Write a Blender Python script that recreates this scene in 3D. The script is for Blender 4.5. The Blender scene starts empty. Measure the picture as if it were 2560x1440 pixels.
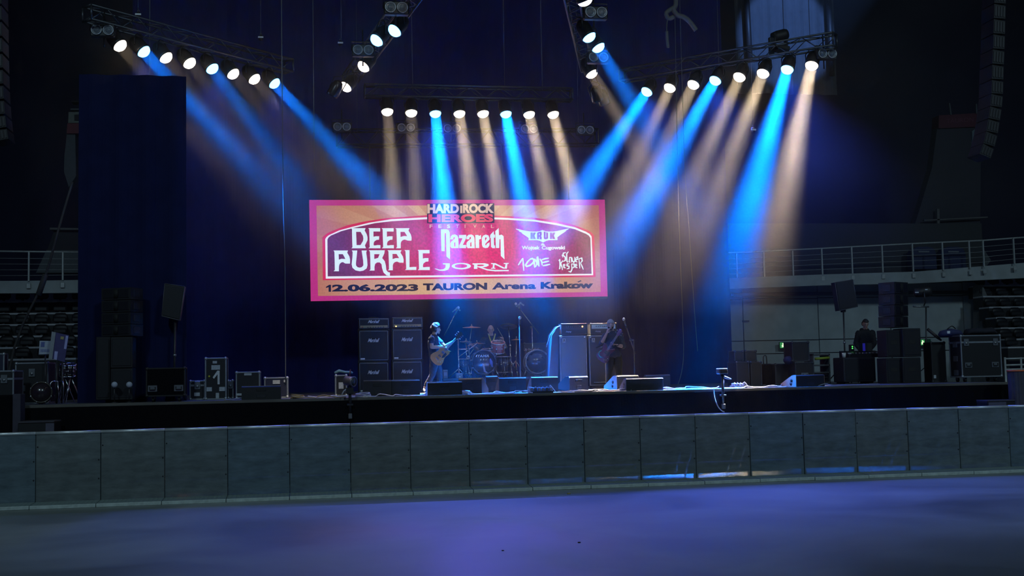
import bpy, math, random
from mathutils import Vector, Matrix, Quaternion
random.seed(7)
V = Vector
SC = bpy.context.scene
COL = SC.collection
PI = math.pi

# ------------------------------------------------------------------ camera
CAM_YAW, CAM_PITCH, CAM_ROLL, CAM_H, FPX = .1670, .0728, .0212, 1.931, 3000.0
FWD = V((math.sin(CAM_YAW) * math.cos(CAM_PITCH), math.cos(CAM_YAW) * math.cos(CAM_PITCH), math.sin(CAM_PITCH)))
_r0 = V((math.cos(CAM_YAW), -math.sin(CAM_YAW), 0))
_u0 = _r0.cross(FWD)
RGT = _r0 * math.cos(CAM_ROLL) - _u0 * math.sin(CAM_ROLL)
UPV = _u0 * math.cos(CAM_ROLL) + _r0 * math.sin(CAM_ROLL)
EYE = V((0, 0, CAM_H))
cd = bpy.data.cameras.new('camera')
cd.sensor_width = 36
cd.lens = FPX * 36 / 2560
cd.clip_end = 400
cam = bpy.data.objects.new('camera', cd)
COL.objects.link(cam)
cam.matrix_world = Matrix(((RGT.x, UPV.x, -FWD.x, 0), (RGT.y, UPV.y, -FWD.y, 0), (RGT.z, UPV.z, -FWD.z, CAM_H), (0, 0, 0, 1)))
SC.camera = cam

# ------------------------------------------------------------------ world, exposure
wd = bpy.data.worlds.new('arena_air')
SC.world = wd
wd.use_nodes = True
wd.node_tree.nodes['Background'].inputs[0].default_value = (.10, .17, 1, 1)
wd.node_tree.nodes['Background'].inputs[1].default_value = .022
vs = SC.view_settings
vs.view_transform = 'Standard'
vs.look = 'None'
vs.exposure = 0
vs.gamma = 1
vs.use_curve_mapping = False
SC.cycles.max_bounces = 6
SC.cycles.diffuse_bounces = 3
SC.cycles.glossy_bounces = 3
SC.cycles.volume_step_rate = 1.6

STAGE_Z = 1.58
LIP_Y = 22.8
BAR_Y = 20.38
LED_Y = 30.88


def ray(u, v):
    return FWD + RGT * ((u - 1280) / FPX) - UPV * ((v - 720) / FPX)


def at(u, v, Y):                       # the place at depth Y seen in that direction of the photograph
    d = ray(u, v)
    return EYE + d * (Y / d.y)


def atz(u, v, Z):
    d = ray(u, v)
    return EYE + d * ((Z - CAM_H) / d.z)


def sx(u, Y, z=STAGE_Z):               # x on the plane Y, height z, in picture column u
    v = 960
    for _ in range(6):
        p = at(u, v, Y)
        v += (p.z - z) * FPX / (p - EYE).dot(FWD)
    return at(u, v, Y).x


def mpp(u, Y):
    return (at(u, 960, Y) - EYE).dot(FWD) / FPX


def zv(u, v, Y):
    return at(u, v, Y).z


# ------------------------------------------------------------------ large lamps of the arena
def lamp(kind, name, loc, target, energy, color, **kw):
    l = bpy.data.lights.new(name, kind)
    l.energy = energy
    l.color = color
    for k, val in kw.items():
        setattr(l, k, val)
    o = bpy.data.objects.new(name, l)
    COL.objects.link(o)
    o.location = loc
    o.rotation_euler = (V(target) - V(loc)).to_track_quat('-Z', 'Y').to_euler()
    return o


# dim house lights high over the arena floor
for hx, he in ((-9, 2900), (6, 2500), (22, 3600)):
    lamp('SPOT', 'house_light', (hx, 2, 17), (hx, 25, 1), he, (.58, .86, 1), spot_size=math.radians(95), spot_blend=1, shadow_soft_size=1.2)
# work lights in the pit
for hx in (-2.2, 10.6):
    lamp('POINT', 'pit_work_light', (hx, 21.6, .3), (hx, 21, 0), 2, (1, .42, .2), shadow_soft_size=.08)
# round follow spot on the grey curtain up high
_ct = at(1978, 78, 34.6)
lamp('SPOT', 'follow_spot', (_ct.x - 3, 8, 14), _ct, 62000, (.16, .36, 1), spot_size=math.radians(7.2), spot_blend=.35, shadow_soft_size=.05)

# ------------------------------------------------------------------ materials
MATS = {}


def mat(name, col=(.05, .05, .05), rough=.6, metal=0., var=.25, scale=12., bump=0., emit=None, es=1., stretch=None, alpha=None, coat=0., spec=.5):
    if name in MATS:
        return MATS[name]
    m = bpy.data.materials.new(name)
    m.use_nodes = True
    nt = m.node_tree
    N, L = nt.nodes, nt.links
    b = N['Principled BSDF']
    tc = N.new('ShaderNodeTexCoord')
    mp = N.new('ShaderNodeMapping')
    if stretch:
        mp.inputs['Scale'].default_value = stretch
    nz = N.new('ShaderNodeTexNoise')
    nz.inputs['Scale'].default_value = scale
    nz.inputs['Detail'].default_value = 4
    L.new(tc.outputs['Object'], mp.inputs[0])
    L.new(mp.outputs[0], nz.inputs['Vector'])
    rp = N.new('ShaderNodeMixRGB')
    c = V(col)
    rp.inputs[1].default_value = (*(c * (1 - var)), 1)
    rp.inputs[2].default_value = (*(c * (1 + var)), 1)
    L.new(nz.outputs['Fac'], rp.inputs[0])
    L.new(rp.outputs[0], b.inputs['Base Color'])
    b.inputs['Roughness'].default_value = rough
    b.inputs['Metallic'].default_value = metal
    b.inputs['Coat Weight'].default_value = coat
    b.inputs['Specular IOR Level'].default_value = spec
    if bump:
        bp = N.new('ShaderNodeBump')
        bp.inputs['Strength'].default_value = bump
        bp.inputs['Distance'].default_value = .01
        L.new(nz.outputs['Fac'], bp.inputs['Height'])
        L.new(bp.outputs[0], b.inputs['Normal'])
    if emit:
        b.inputs['Emission Color'].default_value = (*emit, 1)
        b.inputs['Emission Strength'].default_value = es
    if alpha is not None:
        b.inputs['Alpha'].default_value = alpha
    MATS[name] = m
    return m


def glow(name, col, es=1., var=0., scale=6., sampled=True):
    if name in MATS:
        return MATS[name]
    m = bpy.data.materials.new(name)
    m.use_nodes = True
    nt = m.node_tree
    nt.nodes.clear()
    o = nt.nodes.new('ShaderNodeOutputMaterial')
    e = nt.nodes.new('ShaderNodeEmission')
    nt.links.new(e.outputs[0], o.inputs[0])
    e.inputs[0].default_value = (*col, 1)
    e.inputs[1].default_value = es
    if var:
        tc = nt.nodes.new('ShaderNodeTexCoord')
        nz = nt.nodes.new('ShaderNodeTexNoise')
        nz.inputs['Scale'].default_value = scale
        nz.inputs['Detail'].default_value = 6
        nz.inputs['Roughness'].default_value = .7
        nt.links.new(tc.outputs['Object'], nz.inputs['Vector'])
        mx = nt.nodes.new('ShaderNodeMixRGB')
        mx.inputs[1].default_value = (*(V(col) * (1 - var)), 1)
        mx.inputs[2].default_value = (*(V(col) * (1 + var)), 1)
        nt.links.new(nz.outputs[0], mx.inputs[0])
        nt.links.new(mx.outputs[0], e.inputs[0])
    if not sampled:
        m.cycles.emission_sampling = 'NONE'
    MATS[name] = m
    return m


# ------------------------------------------------------------------ mesh builder
class MB:
    def __init__(s):
        s.v, s.f, s.m, s.s = [], [], [], []
        s.M = None

    def add(s, vs_, fs, mi=0, smooth=False):
        k = len(s.v)
        M = s.M
        s.v += [tuple(M @ V(p)) if M else tuple(p) for p in vs_]
        for f in fs:
            s.f.append([i + k for i in f])
            s.m.append(mi)
            s.s.append(smooth)
        return s

    def box(s, a, b, mi=0, r=0.):
        a, b = [min(p, q) for p, q in zip(a, b)], [max(p, q) for p, q in zip(a, b)]
        if not r:
            vs_ = [(x, y, z) for x in (a[0], b[0]) for y in (a[1], b[1]) for z in (a[2], b[2])]
            return s.add(vs_, [(0, 1, 3, 2), (4, 6, 7, 5), (0, 4, 5, 1), (2, 3, 7, 6), (0, 2, 6, 4), (1, 5, 7, 3)], mi)
        r = min([r] + [(q - p) * .49 for p, q in zip(a, b)])
        c = [(p + q) / 2 for p, q in zip(a, b)]
        h = [(q - p) / 2 for p, q in zip(a, b)]
        vs_, idx = [], {}
        for sx_ in (-1, 1):
            for sy in (-1, 1):
                for sz in (-1, 1):
                    sg = (sx_, sy, sz)
                    for ax in range(3):
                        idx[sg + (ax,)] = len(vs_)
                        vs_.append(tuple(c[i] + sg[i] * (h[i] if i == ax else h[i] - r) for i in range(3)))
        fs = []
        for ax in range(3):
            o1, o2 = [i for i in range(3) if i != ax]
            for sg in (-1, 1):
                q = []
                for (p1, p2) in ((-1, -1), (1, -1), (1, 1), (-1, 1)):
                    t = [0, 0, 0]
                    t[ax], t[o1], t[o2] = sg, p1, p2
                    q.append(idx[tuple(t) + (ax,)])
                fs.append(q)
            for p1 in (-1, 1):
                for p2 in (-1, 1):
                    t0, t1 = [0, 0, 0], [0, 0, 0]
                    t0[ax], t0[o1], t0[o2] = -1, p1, p2
                    t1[ax], t1[o1], t1[o2] = 1, p1, p2
                    fs.append([idx[tuple(t0) + (o1,)], idx[tuple(t1) + (o1,)], idx[tuple(t1) + (o2,)], idx[tuple(t0) + (o2,)]])
        for sx_ in (-1, 1):
            for sy in (-1, 1):
                for sz in (-1, 1):
                    fs.append([idx[(sx_, sy, sz, ax)] for ax in range(3)])
        return s.add(vs_, fs, mi)

    def loft(s, pts, rads, side=None, n=12, mi=0, cap=True, smooth=True):
        pts = [V(p) for p in pts]
        rads = [(r, r) if not isinstance(r, (tuple, list)) else r for r in rads]
        vs_, fs = [], []
        ref = V(side) if side is not None else None
        for i, p in enumerate(pts):
            t = (pts[min(i + 1, len(pts) - 1)] - pts[max(i - 1, 0)])
            t = t.normalized() if t.length > 1e-9 else V((0, 0, 1))
            if ref is None:
                ref = t.orthogonal()
            a = ref - t * ref.dot(t)
            a = a.normalized() if a.length > 1e-6 else t.orthogonal().normalized()
            if side is None:
                ref = a
            b = t.cross(a)
            for k in range(n):
                th = 2 * PI * k / n
                vs_.append(p + a * (math.cos(th) * rads[i][0]) + b * (math.sin(th) * rads[i][1]))
        for i in range(len(pts) - 1):
            for k in range(n):
                fs.append((i * n + k, i * n + (k + 1) % n, (i + 1) * n + (k + 1) % n, (i + 1) * n + k))
        if cap:
            fs.append(tuple(range(n - 1, -1, -1)))
            fs.append(tuple(range((len(pts) - 1) * n, len(pts) * n)))
        return s.add(vs_, fs, mi, smooth)

    def cyl(s, p0, p1, r0, r1=None, n=12, mi=0, smooth=True):
        return s.loft([p0, p1], [r0, r0 if r1 is None else r1], n=n, mi=mi, smooth=smooth)

    def capsule(s, p0, p1, r0, r1, n=10, mi=0):
        p0, p1 = V(p0), V(p1)
        t = (p1 - p0).normalized()
        pts, rr = [], []
        for a in (-80, -45, 0):
            pts.append(p0 + t * (math.sin(math.radians(a)) * r0)); rr.append(r0 * math.cos(math.radians(a)))
        for a in (0, 45, 80):
            pts.append(p1 + t * (math.sin(math.radians(a)) * r1)); rr.append(r1 * math.cos(math.radians(a)))
        return s.loft(pts, rr, n=n, mi=mi)

    def tube(s, pts, r, n=6, mi=0, sub=0, side=None):
        pts = [V(p) for p in pts]
        if sub and len(pts) > 2:
            out = []
            for i in range(len(pts) - 1):
                p0, p1, p2, p3 = pts[max(i - 1, 0)], pts[i], pts[i + 1], pts[min(i + 2, len(pts) - 1)]
                for k in range(sub):
                    t = k / sub
                    out.append(.5 * ((2 * p1) + (p2 - p0) * t + (2 * p0 - 5 * p1 + 4 * p2 - p3) * t * t + (3 * p1 - p0 - 3 * p2 + p3) * t ** 3))
            pts = out + [pts[-1]]
        return s.loft(pts, [r] * len(pts), n=n, mi=mi, side=side)

    def lathe(s, prof, n=20, mi=0, smooth=True, base=(0, 0, 0), axis=(0, 0, 1)):
        base, ax = V(base), V(axis).normalized()
        a = ax.orthogonal().normalized()
        b = ax.cross(a)
        vs_, fs = [], []
        for (r, z) in prof:
            for k in range(n):
                th = 2 * PI * k / n
                vs_.append(base + ax * z + a * (r * math.cos(th)) + b * (r * math.sin(th)))
        for i in range(len(prof) - 1):
            for k in range(n):
                fs.append((i * n + k, i * n + (k + 1) % n, (i + 1) * n + (k + 1) % n, (i + 1) * n + k))
        fs.append(tuple(range(n - 1, -1, -1)))
        fs.append(tuple(range((len(prof) - 1) * n, len(prof) * n)))
        return s.add(vs_, fs, mi, smooth)

    def ell(s, c, r, n=14, mi=0, fn=None):
        c = V(c)
        r = (r, r, r) if not isinstance(r, (tuple, list)) else r
        vs_, fs = [], []
        h = n // 2
        for i in range(h + 1):
            ph = -PI / 2 + PI * i / h
            for k in range(n):
                th = 2 * PI * k / n
                p = V((math.cos(ph) * math.cos(th), math.cos(ph) * math.sin(th), math.sin(ph)))
                if fn:
                    p = fn(p)
                vs_.append(c + V((p.x * r[0], p.y * r[1], p.z * r[2])))
        for i in range(h):
            for k in range(n):
                fs.append((i * n + k, i * n + (k + 1) % n, (i + 1) * n + (k + 1) % n, (i + 1) * n + k))
        return s.add(vs_, fs, mi, True)

    def torus(s, c, axis, R, r, n=24, k=8, mi=0):
        c, ax = V(c), V(axis).normalized()
        a = ax.orthogonal().normalized()
        b = ax.cross(a)
        vs_, fs = [], []
        for i in range(n):
            th = 2 * PI * i / n
            d = a * math.cos(th) + b * math.sin(th)
            for j in range(k):
                ph = 2 * PI * j / k
                vs_.append(c + d * (R + r * math.cos(ph)) + ax * (r * math.sin(ph)))
        for i in range(n):
            for j in range(k):
                fs.append((i * k + j, ((i + 1) % n) * k + j, ((i + 1) % n) * k + (j + 1) % k, i * k + (j + 1) % k))
        return s.add(vs_, fs, mi, True)

    def prism(s, poly, d0, d1, plane='xz', mi=0):
        n = len(poly)
        f = {'xz': lambda p, d: (p[0], d, p[1]), 'yz': lambda p, d: (d, p[0], p[1]), 'xy': lambda p, d: (p[0], p[1], d)}[plane]
        vs_ = [f(p, d0) for p in poly] + [f(p, d1) for p in poly]
        fs = [tuple(range(n)), tuple(range(2 * n - 1, n - 1, -1))] + [(i, i + n, (i + 1) % n + n, (i + 1) % n) for i in range(n)]
        return s.add(vs_, fs, mi)

    def mesh(s, name, mats):
        me = bpy.data.meshes.new(name)
        me.from_pydata(s.v, [], s.f)
        for m in (mats if isinstance(mats, (list, tuple)) else [mats]):
            me.materials.append(m)
        me.polygons.foreach_set('material_index', s.m)
        me.polygons.foreach_set('use_smooth', s.s)
        me.update()
        return me

    def build(s, name, mats, parent=None, kind=None, label=None):
        o = bpy.data.objects.new(name, s.mesh(name, mats))
        COL.objects.link(o)
        if parent is not None:
            o.parent = parent
        if kind:
            o['kind'] = kind
        if label:
            o['label'] = label
        return o


def tag(o, label, cat, group=None, kind=None):
    o['label'] = label
    o['category'] = cat
    if group:
        o['group'] = group
    if kind:
        o['kind'] = kind
    return o


def thing(name, label, cat, loc=(0, 0, 0), rz=0., group=None, rot=None):
    o = bpy.data.objects.new(name, None)
    COL.objects.link(o)
    o.location = loc
    o.rotation_euler = rot if rot else (0, 0, rz)
    o.empty_display_size = .1
    return tag(o, label, cat, group)


def dup(root, loc, rz=None, label=None, rot=None):
    def cp(o, parent):
        c = o.copy()
        COL.objects.link(c)
        if parent is not None:
            c.parent = parent
        for ch in o.children:
            cp(ch, c)
        return c
    r = cp(root, None)
    r.location = loc
    if rz is not None:
        r.rotation_euler = (0, 0, rz)
    if rot is not None:
        r.rotation_euler = rot
    if label:
        r['label'] = label
    return r


def structure(o, label=None):
    o['kind'] = 'structure'
    if label:
        o['label'] = label
    return o


def outline(polys, mapper, name, m, parent, thick=.002):
    """flat lettering: filled outlines (holes by even-odd) turned into a thin mesh"""
    cu = bpy.data.curves.new(name, 'CURVE')
    cu.dimensions = '2D'
    cu.fill_mode = 'BOTH'
    for poly in polys:
        sp = cu.splines.new('POLY')
        sp.points.add(len(poly) - 1)
        for p, q in zip(sp.points, poly):
            x, y = mapper(q)
            p.co = (x, y, 0, 1)
        sp.use_cyclic_u = True
    return curve_part(cu, name, m, parent)


def curve_part(cu, name, m, parent, fn=None):
    t = bpy.data.objects.new('tmp', cu)
    COL.objects.link(t)
    dg = bpy.context.evaluated_depsgraph_get()
    me = bpy.data.meshes.new_from_object(t.evaluated_get(dg))
    bpy.data.objects.remove(t)
    me.name = name
    if fn:
        for vert in me.vertices:
            vert.co = fn(vert.co)
    else:
        for vert in me.vertices:
            vert.co = V((vert.co.x, 0, vert.co.y))
    me.materials.clear()
    me.materials.append(m)
    me.polygons.foreach_set('material_index', [0] * len(me.polygons))
    o = bpy.data.objects.new(name, me)
    COL.objects.link(o)
    o.parent = parent
    return o


def text_mesh(body, name, m, parent, fit, bold=.0, shear=0., spacing=1.):
    """fit(s, t): s, t in 0..1 over the text's box -> local point"""
    cu = bpy.data.curves.new(name, 'FONT')
    cu.body = body
    cu.size = 1
    cu.offset = bold
    cu.shear = shear
    cu.space_character = spacing
    cu.resolution_u = 4
    t = bpy.data.objects.new('tmp', cu)
    COL.objects.link(t)
    dg = bpy.context.evaluated_depsgraph_get()
    me = bpy.data.meshes.new_from_object(t.evaluated_get(dg))
    bpy.data.objects.remove(t)
    me.name = name
    xs = [q.co.x for q in me.vertices]
    ys = [q.co.y for q in me.vertices]
    x0, x1, y0, y1 = min(xs), max(xs), min(ys), max(ys)
    for q in me.vertices:
        q.co = fit((q.co.x - x0) / (x1 - x0), (q.co.y - y0) / (y1 - y0))
    me.materials.clear()
    me.materials.append(m)
    o = bpy.data.objects.new(name, me)
    COL.objects.link(o)
    o.parent = parent
    return o


def face_text(body, name, m, parent, x0, x1, z0, z1, y, bold=.0, shear=0., spacing=1.):
    return text_mesh(body, name, m, parent, lambda s, t: V((x0 + (x1 - x0) * s, y, z0 + (z1 - z0) * t)), bold, shear, spacing)


ORD = ['first', 'second', 'third', 'fourth', 'fifth', 'sixth', 'seventh', 'eighth', 'ninth', 'tenth', 'eleventh', 'twelfth', 'thirteenth', 'fourteenth', 'fifteenth', 'sixteenth', 'seventeenth', 'eighteenth', 'nineteenth', 'twentieth']

# ------------------------------------------------------------------ common materials
black = mat('black_paint', (.012, .012, .014), .55)
blackcloth = mat('black_velvet', (.006, .006, .008), .95, scale=30, bump=.3, spec=.08)
rubber = mat('black_rubber', (.012, .012, .012), .7)
tolex = mat('black_tolex', (.016, .016, .018), .6, scale=180, bump=.25)
chrome = mat('chrome', (.65, .65, .68), .22, 1.)
alu = mat('worn_aluminium', (.42, .46, .46), .38, .9, scale=25, bump=.1)
darkmetal = mat('dark_metal', (.05, .05, .055), .45, .6)
concrete = mat('arena_concrete', (.42, .46, .47), .85, scale=3, bump=.1)
darkseat = mat('dark_seat_plastic', (.016, .016, .02), .5)
stepgrey = mat('grey_step_nosing', (.50, .51, .55), .8)
railsteel = mat('pale_rail_steel', (.52, .55, .55), .5, .3)
whitepaint = mat('white_paint', (.7, .72, .75), .6)

# ------------------------------------------------------------------ haze: thin stage fog filling the stage house
def make_haze():
    m = bpy.data.materials.new('stage_haze')
    m.use_nodes = True
    nt = m.node_tree
    nt.nodes.clear()
    o = nt.nodes.new('ShaderNodeOutputMaterial')
    s = nt.nodes.new('ShaderNodeVolumeScatter')
    nt.links.new(s.outputs[0], o.inputs['Volume'])
    s.inputs['Anisotropy'].default_value = .35
    tc = nt.nodes.new('ShaderNodeTexCoord')
    nz = nt.nodes.new('ShaderNodeTexNoise')
    nz.inputs['Scale'].default_value = .42
    nz.inputs['Detail'].default_value = 3
    nt.links.new(tc.outputs['Object'], nz.inputs['Vector'])
    r = nt.nodes.new('ShaderNodeMapRange')
    for i, x in enumerate((.34, .68, HAZE_LO, HAZE_HI)):
        r.inputs[i + 1].default_value = x
    nt.links.new(nz.outputs[0], r.inputs[0])
    # a thicker puff drifting left of the screen
    c = at(815, 455, 28.3)
    mp = nt.nodes.new('ShaderNodeMapping')
    mp.inputs['Location'].default_value = (-c.x / 2.3, -c.y / 2.6, -c.z / 1.25)
    mp.inputs['Scale'].default_value = (1 / 2.3, 1 / 2.6, 1 / 1.25)
    nt.links.new(tc.outputs['Object'], mp.inputs[0])
    g = nt.nodes.new('ShaderNodeTexGradient')
    g.gradient_type = 'QUADRATIC_SPHERE'
    nt.links.new(mp.outputs[0], g.inputs[0])
    n3 = nt.nodes.new('ShaderNodeTexNoise')
    n3.inputs['Scale'].default_value = 1.1
    n3.inputs['Detail'].default_value = 4
    nt.links.new(tc.outputs['Object'], n3.inputs['Vector'])
    m1 = nt.nodes.new('ShaderNodeMath')
    m1.operation = 'MULTIPLY'
    nt.links.new(g.outputs[1], m1.inputs[0])
    nt.links.new(n3.outputs[0], m1.inputs[1])
    m2 = nt.nodes.new('ShaderNodeMath')
    m2.operation = 'MULTIPLY_ADD'
    m2.inputs[1].default_value = .10
    nt.links.new(m1.outputs[0], m2.inputs[0])
    nt.links.new(r.outputs[0], m2.inputs[2])
    # the fog hangs high and thins out toward the stage floor
    sz = nt.nodes.new('ShaderNodeSeparateXYZ')
    nt.links.new(tc.outputs['Object'], sz.inputs[0])
    m3 = nt.nodes.new('ShaderNodeMapRange')
    for i, x in enumerate((3.0, 6.4, .09, 1)):
        m3.inputs[i + 1].default_value = x
    nt.links.new(sz.outputs[2], m3.inputs[0])
    m4 = nt.nodes.new('ShaderNodeMath')
    m4.operation = 'MULTIPLY'
    nt.links.new(m2.outputs[0], m4.inputs[0])
    nt.links.new(m3.outputs[0], m4.inputs[1])
    nt.links.new(m4.outputs[0], s.inputs['Density'])
    b = MB()
    b.box((sx(150, 29), LIP_Y + .15, STAGE_Z + .03), (sx(2640, 27), 34.3, 13.5))
    h = b.build('haze', m)
    tag(h, 'thin blue-lit stage haze drifting in the light beams', 'haze', kind='stuff')
    return h


HAZE_LO, HAZE_HI = .0065, .025
make_haze()

# ------------------------------------------------------------------ the arena: floor, ceiling, far walls
def floor_mat():
    m = mat('arena_floor', (.25, .28, .26), .5, scale=.9, var=.16)
    nt = m.node_tree
    b = nt.nodes['Principled BSDF']
    tc = nt.nodes['Texture Coordinate']
    n2 = nt.nodes.new('ShaderNodeTexNoise')
    n2.inputs['Scale'].default_value = .35
    n2.inputs['Detail'].default_value = 8
    n2.inputs['Distortion'].default_value = .6
    nt.links.new(tc.outputs['Object'], n2.inputs['Vector'])
    mr = nt.nodes.new('ShaderNodeMapRange')
    mr.inputs[1].default_value, mr.inputs[2].default_value, mr.inputs[3].default_value, mr.inputs[4].default_value = .3, .7, .38, .62
    nt.links.new(n2.outputs[0], mr.inputs[0])
    nt.links.new(mr.outputs[0], b.inputs['Roughness'])
    mx = nt.nodes.new('ShaderNodeMixRGB')
    mx.blend_type = 'MULTIPLY'
    mx.inputs[0].default_value = 1
    cr = nt.nodes.new('ShaderNodeMapRange')
    cr.inputs[1].default_value, cr.inputs[2].default_value, cr.inputs[3].default_value, cr.inputs[4].default_value = .36, .62, .62, 1.12
    nt.links.new(n2.outputs[0], cr.inputs[0])
    lk = b.inputs['Base Color'].links[0].from_socket
    nt.links.new(lk, mx.inputs[1])
    nt.links.new(cr.outputs[0], mx.inputs[2])
    nt.links.new(mx.outputs[0], b.inputs['Base Color'])
    return m


f = MB().box((-45, -8, -.2), (60, 52, 0)).build('floor', floor_mat())
structure(f, 'grey concrete arena floor in front of the barrier')
structure(MB().box((-45, -8, 19), (60, 52, 19.3)).build('ceiling', black), 'black arena roof')
structure(MB().box((-45, 48, 0), (60, 48.3, 19)).build('wall_back', mat('dark_bowl', (.02, .022, .06), .9)), 'dark far side of the arena bowl')  # navy tint stands in for haze glow over the void

# ------------------------------------------------------------------ upper tier: fascia and railing, left and right
def fascia(name, ptsv, Y0, Y1, label, nseg=1):
    """ptsv: (u, v_top, v_bottom) along the balcony edge, depth going from Y0 to Y1"""
    b = MB()
    n = len(ptsv)
    fr = []
    for i, (u, vt, vb) in enumerate(ptsv):
        Y = Y0 + (Y1 - Y0) * i / (n - 1)
        p, q = at(u, vt, Y), at(u, vb, Y)
        fr.append((p, q))
    vs_, fs = [], []
    for p, q in fr:
        vs_ += [p, q, q + V((0, .25, 0)), p + V((0, .25, -.22)), p + V((0, 1.3, -.22)), p + V((0, 1.3, 0))]
    for i in range(n - 1):
        for k in range(6):
            fs.append((i * 6 + k, i * 6 + (k + 1) % 6, (i + 1) * 6 + (k + 1) % 6, (i + 1) * 6 + k))
    fs += [(0, 1, 2, 3, 4, 5), tuple((n - 1) * 6 + k for k in (5, 4, 3, 2, 1, 0))]
    o = b.add(vs_, fs).build(name, concrete)
    structure(o, label)
    return o, fr


fl, _ = fascia('wall_left', [(-120, 703, 733), (60, 702, 733), (330, 698, 731)], 37, 37, 'pale concrete balcony edge left of the stage')
fr_, _ = fascia('wall_right', [(1700, 702, 732), (1829, 695, 722), (2060, 686, 713), (2290, 679, 708), (2560, 657, 695), (2700, 645, 685)], 38, 37, 'pale concrete balcony edge right of the stage')


def railing(name, label, posts, Y0, Y1, rail):
    """posts: (u, v_top, v_bottom); rail: points (u, v)"""
    r0 = at(posts[0][0], posts[0][2], Y0)
    t = thing(name, label, 'railing', r0)
    n = len(posts)
    tops = []
    for i, (u, vt, vb) in enumerate(posts):
        Y = Y0 + (Y1 - Y0) * i / max(1, n - 1)
        p, q = at(u, vb, Y) - r0, at(u, vt, Y) - r0
        b = MB().box((p.x - .025, p.y - .03, p.z), (p.x + .025, p.y + .03, q.z), r=.005)
        b.box((p.x - .06, p.y - .05, p.z - .22), (p.x + .06, p.y - .015, p.z - .06), r=.01)
        b.build('post', railsteel, t)
        tops.append((p, q))
    full = [at(u, v, Y0 + (Y1 - Y0) * k / (len(rail) - 1)) - r0 for k, (u, v) in enumerate(rail)]
    MB().tube(full, .028, n=8).build('top_rail', railsteel, t)
    lo = [p for p, q in tops]
    hi = [q for p, q in tops]
    for k in range(1, 5):
        MB().tube([a.lerp(c, k / 5.2) for a, c in zip(lo, hi)], .006, n=5).build('wire', railsteel, t)
    return t


railing('balcony_railing', 'pale steel balcony railing at the far left of the stage', [(-60, 627, 704), (72, 629, 703), (157, 631, 701), (240, 632, 700)], 36.98, 36.98, [(-90, 627), (72, 629), (250, 631)])
railing('balcony_railing', 'pale steel balcony railing running along the right side of the hall', [(1780, 634, 700), (1843, 632, 697), (1911, 629, 692), (1983, 625, 689), (2056, 621, 686), (2131, 617, 684), (2207, 613, 681), (2283, 609, 679), (2358, 606, 676), (2425, 603, 671), (2460, 601, 668), (2536, 595, 660), (2600, 591, 655)], 37.98, 36.98, [(1740, 636), (1829, 632), (2056, 621), (2283, 609), (2460, 601), (2536, 595), (2640, 588)])

# ------------------------------------------------------------------ lower stands: steps and seats
def stand(name, label, rows, side):
    root = bpy.data.objects.new(name, None)
    COL.objects.link(root)
    structure(root, label)
    for i, (v, u0, u1) in enumerate(rows):
        Y = 38.3 - i * .62
        a, c = at(u0, v, Y), at(u1, v, Y)
        z = (a.z + c.z) / 2
        b = MB().box((a.x, Y, z - .45), (c.x, Y + .62, z - .055), mi=1)
        b.box((a.x, Y - .02, z - .055), (c.x, Y + .62, z), mi=0, r=.008)
        b.build('step', [stepgrey, mat('dark_riser', (.035, .036, .04), .9)], root)
        n = int((c.x - a.x) / .5)
        for k in range(n):
            x = a.x + (k + .5) * (c.x - a.x) / n
            if not SEATS:
                t = thing('stadium_seat', '', 'seat', (x, Y + .36, z), group='folded stadium seats')
                bb = MB().loft([(0, .0, .12), (0, .01, .26), (0, .03, .33)], [(.21, .03), (.2, .03), (.14, .025)], side=(1, 0, 0), n=12)
                bb.build('backrest', darkseat, t)
                MB().box((-.19, -.11, .06), (.19, -.03, .2), r=.03).build('folded_seat', darkseat, t)
                MB().box((-.03, -.03, 0), (.03, .03, .14)).build('bracket', darkmetal, t)
                SEATS.append(t)
            else:
                t = dup(SEATS[0], (x, Y + .36, z))
                SEATS.append(t)
            t['label'] = 'dark folded seat, %s from the left in the %s row of the %s stand' % (ORD[k], ORD[i], side)
            t['group'] = 'seats of the %s row of the %s stand' % (ORD[i], side)
    return root


SEATS = []
stand('terrace_left', 'stepped seating tier left of the stage', [(752, -70, 215), (782, -70, 215), (810, -70, 215), (839, -70, 215), (867, -70, 190), (896, 20, 190)], 'left')
stand('terrace_right', 'stepped seating tier at the right edge', [(712, 2444, 2620), (739, 2457, 2620), (766, 2472, 2620), (792, 2489, 2620), (818, 2501, 2620), (846, 2512, 2620), (866, 2519, 2620)], 'right')

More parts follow.
